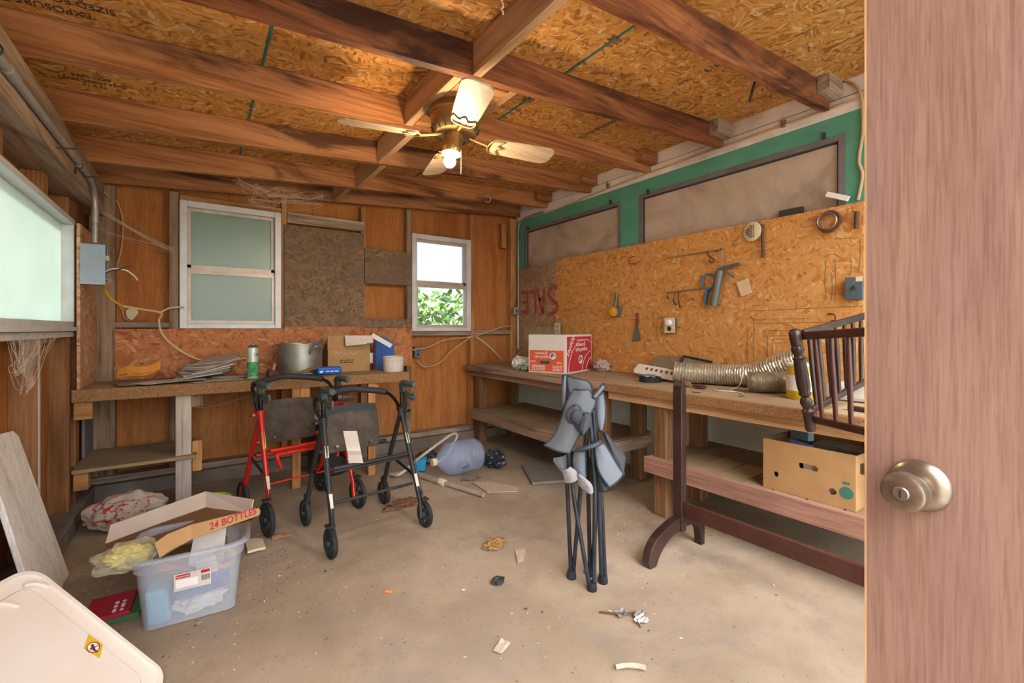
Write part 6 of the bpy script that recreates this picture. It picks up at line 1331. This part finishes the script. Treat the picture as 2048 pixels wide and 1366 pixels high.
crumple('dry_leaf_pile', tuple(fl(805, 1012) + V((0, .0, .012))), .075, (1.4, .7, .25), plain('brown_shreds', '#8a6448', .95, var=.5, scale=60), 'heap of brown shreds on the floor right of the black walker', 'shreds', 75, .7)
crumple('dark_clump', tuple(fl(996, 1165) + V((0, .0, .01))), .028, (1.2, .8, .4), M['rubber'], 'small dark clump on the floor left of the folding chair feet', 'clump', 79, .6, 3)
M['floor_paper'] = plain('dirty_scrap', '#b4a696', .85, var=.15, scale=30)
def floor_sheet(name, pts, mat, label, cat, th=.002, lift=.004, seed=0):
    P = [fl(*p) for p in pts]; g = quad(P[0] + UP * lift, P[1] + UP * lift, P[3] + UP * lift, P[2] + UP * lift, 5, 5, 0, .005, seed)
    g = [[V((p.x, p.y, max(.003, p.z))) for p in r_] for r_ in g]; return single(name, sheet(B(), g, th), mat, label, cat, smooth=True)
floor_sheet('folded_paper', [(1002, 1282), (1021, 1290), (1003, 1312), (986, 1306)], M['floor_paper'], 'small folded paper lying on the bare floor near the front', 'paper', seed=1, lift=.008)
floor_sheet('torn_paper', [(1030, 1105), (1052, 1100), (1048, 1125), (1036, 1132)], M['floor_paper'], 'torn white scrap on the floor right of the tan tuft', 'paper', seed=5, lift=.01)
floor_sheet('paper_packet', [(489, 1086), (526, 1084), (531, 1101), (495, 1112)], M['beige'], 'tan flattened packet on the floor right of the bottle carton', 'packet', seed=8, lift=.015, th=.012)
floor_sheet('wood_shim', [(543, 1076), (580, 1069), (582, 1072), (545, 1080)], M['lumberX'], 'thin orange wood strip on the floor beside the red walker wheel', 'wood strip', seed=3, lift=.006, th=.005)
sh = fl(1262, 1342); single('sandal_sole', tube(B(), curve([sh + V((-.04, .03, .012)), sh + V((-.01, .015, .014)), sh + V((.02, -.005, .012)), sh + V((.035, -.03, .014))], 6), [.008] * 8 + [.009] * 11, 8), M['floor_paper'], 'curled white strip lying on the floor at the bottom of the room', 'strip', smooth=True)
tw = fl(1255, 1240); t = thing('dry_twig', 'dry twig with grey leaf scraps on the floor right of the folding chair', 'twig', tw)
obj('stem', tube(B(), curve([tw + V((-.06, .09, .006)), tw + V((-.02, .04, .012)), tw + V((.02, .01, .015)), tw + V((.07, -.0, .006))], 6), .003, 6), M['rust'], t, smooth=True)
obj('stem', tube(B(), curve([tw + V((.03, .005, .012)), tw + V((.02, -.03, .008)), tw + V((.0, -.06, .005))], 5), .0025, 6), M['rust'], t, smooth=True)
for k, (dx, dy) in enumerate(((.0, .03), (.05, -.02), (.03, -.04))):
    c_ = tw + V((dx, dy, .014)); obj('leaf', sheet(B(), quad(c_ + V((-.03, -.015, 0)), c_ + V((-.02, .02, 0)), c_ + V((.02, -.02, 0)), c_ + V((.03, .015, 0)), 4, 4, .006, .012, k + 40), .001), M['mag_g'] if k != 2 else M['paper'], t)
single('cigarette_butt', tube(B(), [fl(770, 1183, .006), fl(784, 1184, .006)], .006, 8), plain('orange_filter', '#d08040', .8, var=.1), 'orange cigarette butt on the open floor', 'cigarette butt')
# litter on the floor and on the shelves: nobody could count it
bm = B(); rg = random.Random(11)
for k in range(2300):
    zone = rg.random()
    if zone < .34: x, y = rg.uniform(-.45, 2.1), rg.uniform(.9, 3.85)
    elif zone < .46: x, y = rg.gauss(.30, .07), rg.gauss(2.45, .25)
    elif zone < .56: x, y = rg.gauss(-.35, .1), rg.gauss(2.6, .25)
    elif zone < .72: x, y = rg.gauss(.0, .28), rg.gauss(2.45, .32)
    elif zone < .86: x, y = rg.gauss(2.25, .14), rg.gauss(1.68, .13)
    else: x, y = rg.uniform(-.4, 2.1), rg.gauss(3.7, .15)
    if not (-.5 < x < 2.85 and .5 < y < 3.9): continue
    s_ = rg.uniform(.0015, .0055) * (1 if rg.random() < .93 else 2.2); a = rg.uniform(0, 2 * PI); el = rg.uniform(.25, .8)
    d = V((math.cos(a), math.sin(a), rg.uniform(-.2, .2))); n_ = V((-math.sin(a), math.cos(a), rg.uniform(-.2, .2))); c_ = V((x, y, .003))
    vs = [bm.verts.new(c_ + d * s_ * q + n_ * s_ * el * p + UP * .001) for q, p in ((-1, -.4), (.2, -1), (1, .3), (-.2, 1))]
    f_ = bm.faces.new(vs); f_.material_index = rg.choice((0, 0, 1, 2, 2, 2))
stuff('floor_litter', bm, [plain('litter_pale', '#d8ccb8', .9, var=.1), plain('litter_tan', '#a88a5a', .9, var=.1), plain('litter_dark', '#62503f', .9, var=.1)], 'dry chips and crumbs scattered over the concrete floor', 'litter')
bm = B()
for k in range(160):
    y = rg.uniform(2.6, 3.3) if k < 90 else rg.uniform(.95, 1.5); x = rg.uniform(2.3, 2.75); z = .3335 if k < 90 else .3535
    s_ = rg.uniform(.002, .005); a = rg.uniform(0, 6); d = V((math.cos(a), math.sin(a), 0)); n_ = V((-math.sin(a), math.cos(a), 0)); c_ = V((x, y, z + .001)); bm.faces.new([bm.verts.new(c_ + d * s_ * q + n_ * s_ * p * .6) for q, p in ((-1, -.4), (.2, -1), (1, .3), (-.2, 1))])
stuff('shelf_crumbs', bm, bpy.data.materials['litter_pale'], 'pale crumbs scattered on the lower shelves of the right benches', 'crumbs')
# ------------------------------------------------------------------ cobwebs
M['web'] = clearish('cobweb', '#d8cfc4', .30, .9); M['thread'] = plain('web_thread', '#cfc2b4', .9, var=0)
def web(pts, n, r, seed, label, jit=.03, sag=.04):
    q = random.Random(seed); bm = B()
    for k in range(n):
        a, b = q.sample(pts, 2); a, b = V(a), V(b); a = a + V((q.uniform(-1, 1), q.uniform(-1, 1), q.uniform(-1, 1))) * jit; b = b + V((q.uniform(-1, 1), q.uniform(-1, 1), q.uniform(-1, 1))) * jit
        m_ = (a + b) / 2 - UP * sag * q.random(); tube(bm, curve([a, m_, b], 4), r, 4, cap=False)
    return stuff('cobweb', bm, M['thread'], label, 'cobweb')
wp = [(-.585, y, 1.09) for y in (2.55, 2.65, 2.75, 2.85, 3.0, 3.2)] + [(-.585, 2.62, .98), (-.585, 2.70, .86), (-.59, 2.58, .95)]
web(wp, 60, .0008, 3, 'dense grey cobweb hanging under the left window sill', .02)
bm = B(); g = []
for i in range(9):
    row = []
    for j in range(7):
        q, s_ = i / 8, j / 6; w0, w1 = 2.50 + .16 * q, 2.86 - .12 * q
        row.append(V((-.575 + .012 * math.sin(9 * q + s_ * 5), w0 + (w1 - w0) * s_, 1.10 - .27 * q * (1 - .35 * abs(s_ - .4)))))
    g.append(row)
stuff('cobweb', sheet(bm, g), M['web'], 'sheet of dusty cobweb drooping below the left window', 'cobweb', smooth=True)
web([yc(195, 420, 3.9), yc(200, 460, 3.9), yc(215, 430, 3.95), yc(350, 505, 4.0), yc(345, 500, 4.0), yc(330, 496, 4.0)], 26, .0006, 5, 'fan of cobweb threads across the plywood left of the back window', .015, .01)
web([onY(u, v, 3.50) for u, v in ((470, 358), (510, 372), (560, 378), (600, 388), (650, 392), (500, 400), (570, 405), (640, 410), (540, 390))], 46, .0006, 8, 'tangled cobweb hanging from the rim rafter above the left back window', .02, .05)
# ------------------------------------------------------------------ greenery outside the right back window
M['leaf'] = plain('bright_leaf', '#6aa03a', .6, var=.4, scale=30); M['leaf2'] = plain('dark_leaf', '#35602a', .6, var=.3, scale=30)  # brighter and darker leaf greens, mixed at random
bm = B(); rg = random.Random(5)
for k in range(2600):
    c_ = V((rg.uniform(1.2, 4.2), rg.uniform(5.4, 6.6), rg.uniform(-.1, 1.62 + .1 * rg.random()))); a, b = rg.uniform(0, 2 * PI), rg.uniform(-.9, .9); s_ = rg.uniform(.05, .10)
    d = V((math.cos(a) * math.cos(b), math.sin(a) * math.cos(b), math.sin(b))); n_ = d.orthogonal().normalized(); n_ = (n_ * math.cos(k) + d.cross(n_) * math.sin(k))
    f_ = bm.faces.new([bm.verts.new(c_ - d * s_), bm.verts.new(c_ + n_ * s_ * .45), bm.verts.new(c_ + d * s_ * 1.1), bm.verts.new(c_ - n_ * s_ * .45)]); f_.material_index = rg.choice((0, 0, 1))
stuff('bush_outside', bm, [M['leaf'], M['leaf2']], 'leafy green bush outside the lower right back window', 'bush')
bm = B(); rg = random.Random(9)
for k in range(1500):
    c_ = V((rg.uniform(-1.0, .9), rg.uniform(5.0, 6.2), rg.uniform(.1, 2.6))); a, b = rg.uniform(0, 2 * PI), rg.uniform(-.9, .9); s_ = rg.uniform(.07, .13)
    d = V((math.cos(a) * math.cos(b), math.sin(a) * math.cos(b), math.sin(b))); n_ = d.orthogonal().normalized(); n_ = (n_ * math.cos(k) + d.cross(n_) * math.sin(k))
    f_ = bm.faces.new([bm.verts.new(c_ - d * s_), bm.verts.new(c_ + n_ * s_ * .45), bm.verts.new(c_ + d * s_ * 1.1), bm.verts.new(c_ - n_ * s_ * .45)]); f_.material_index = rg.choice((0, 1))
stuff('hedge_outside', bm, [M['leaf'], M['leaf2']], 'green hedge glowing through the frosted left back window', 'hedge')
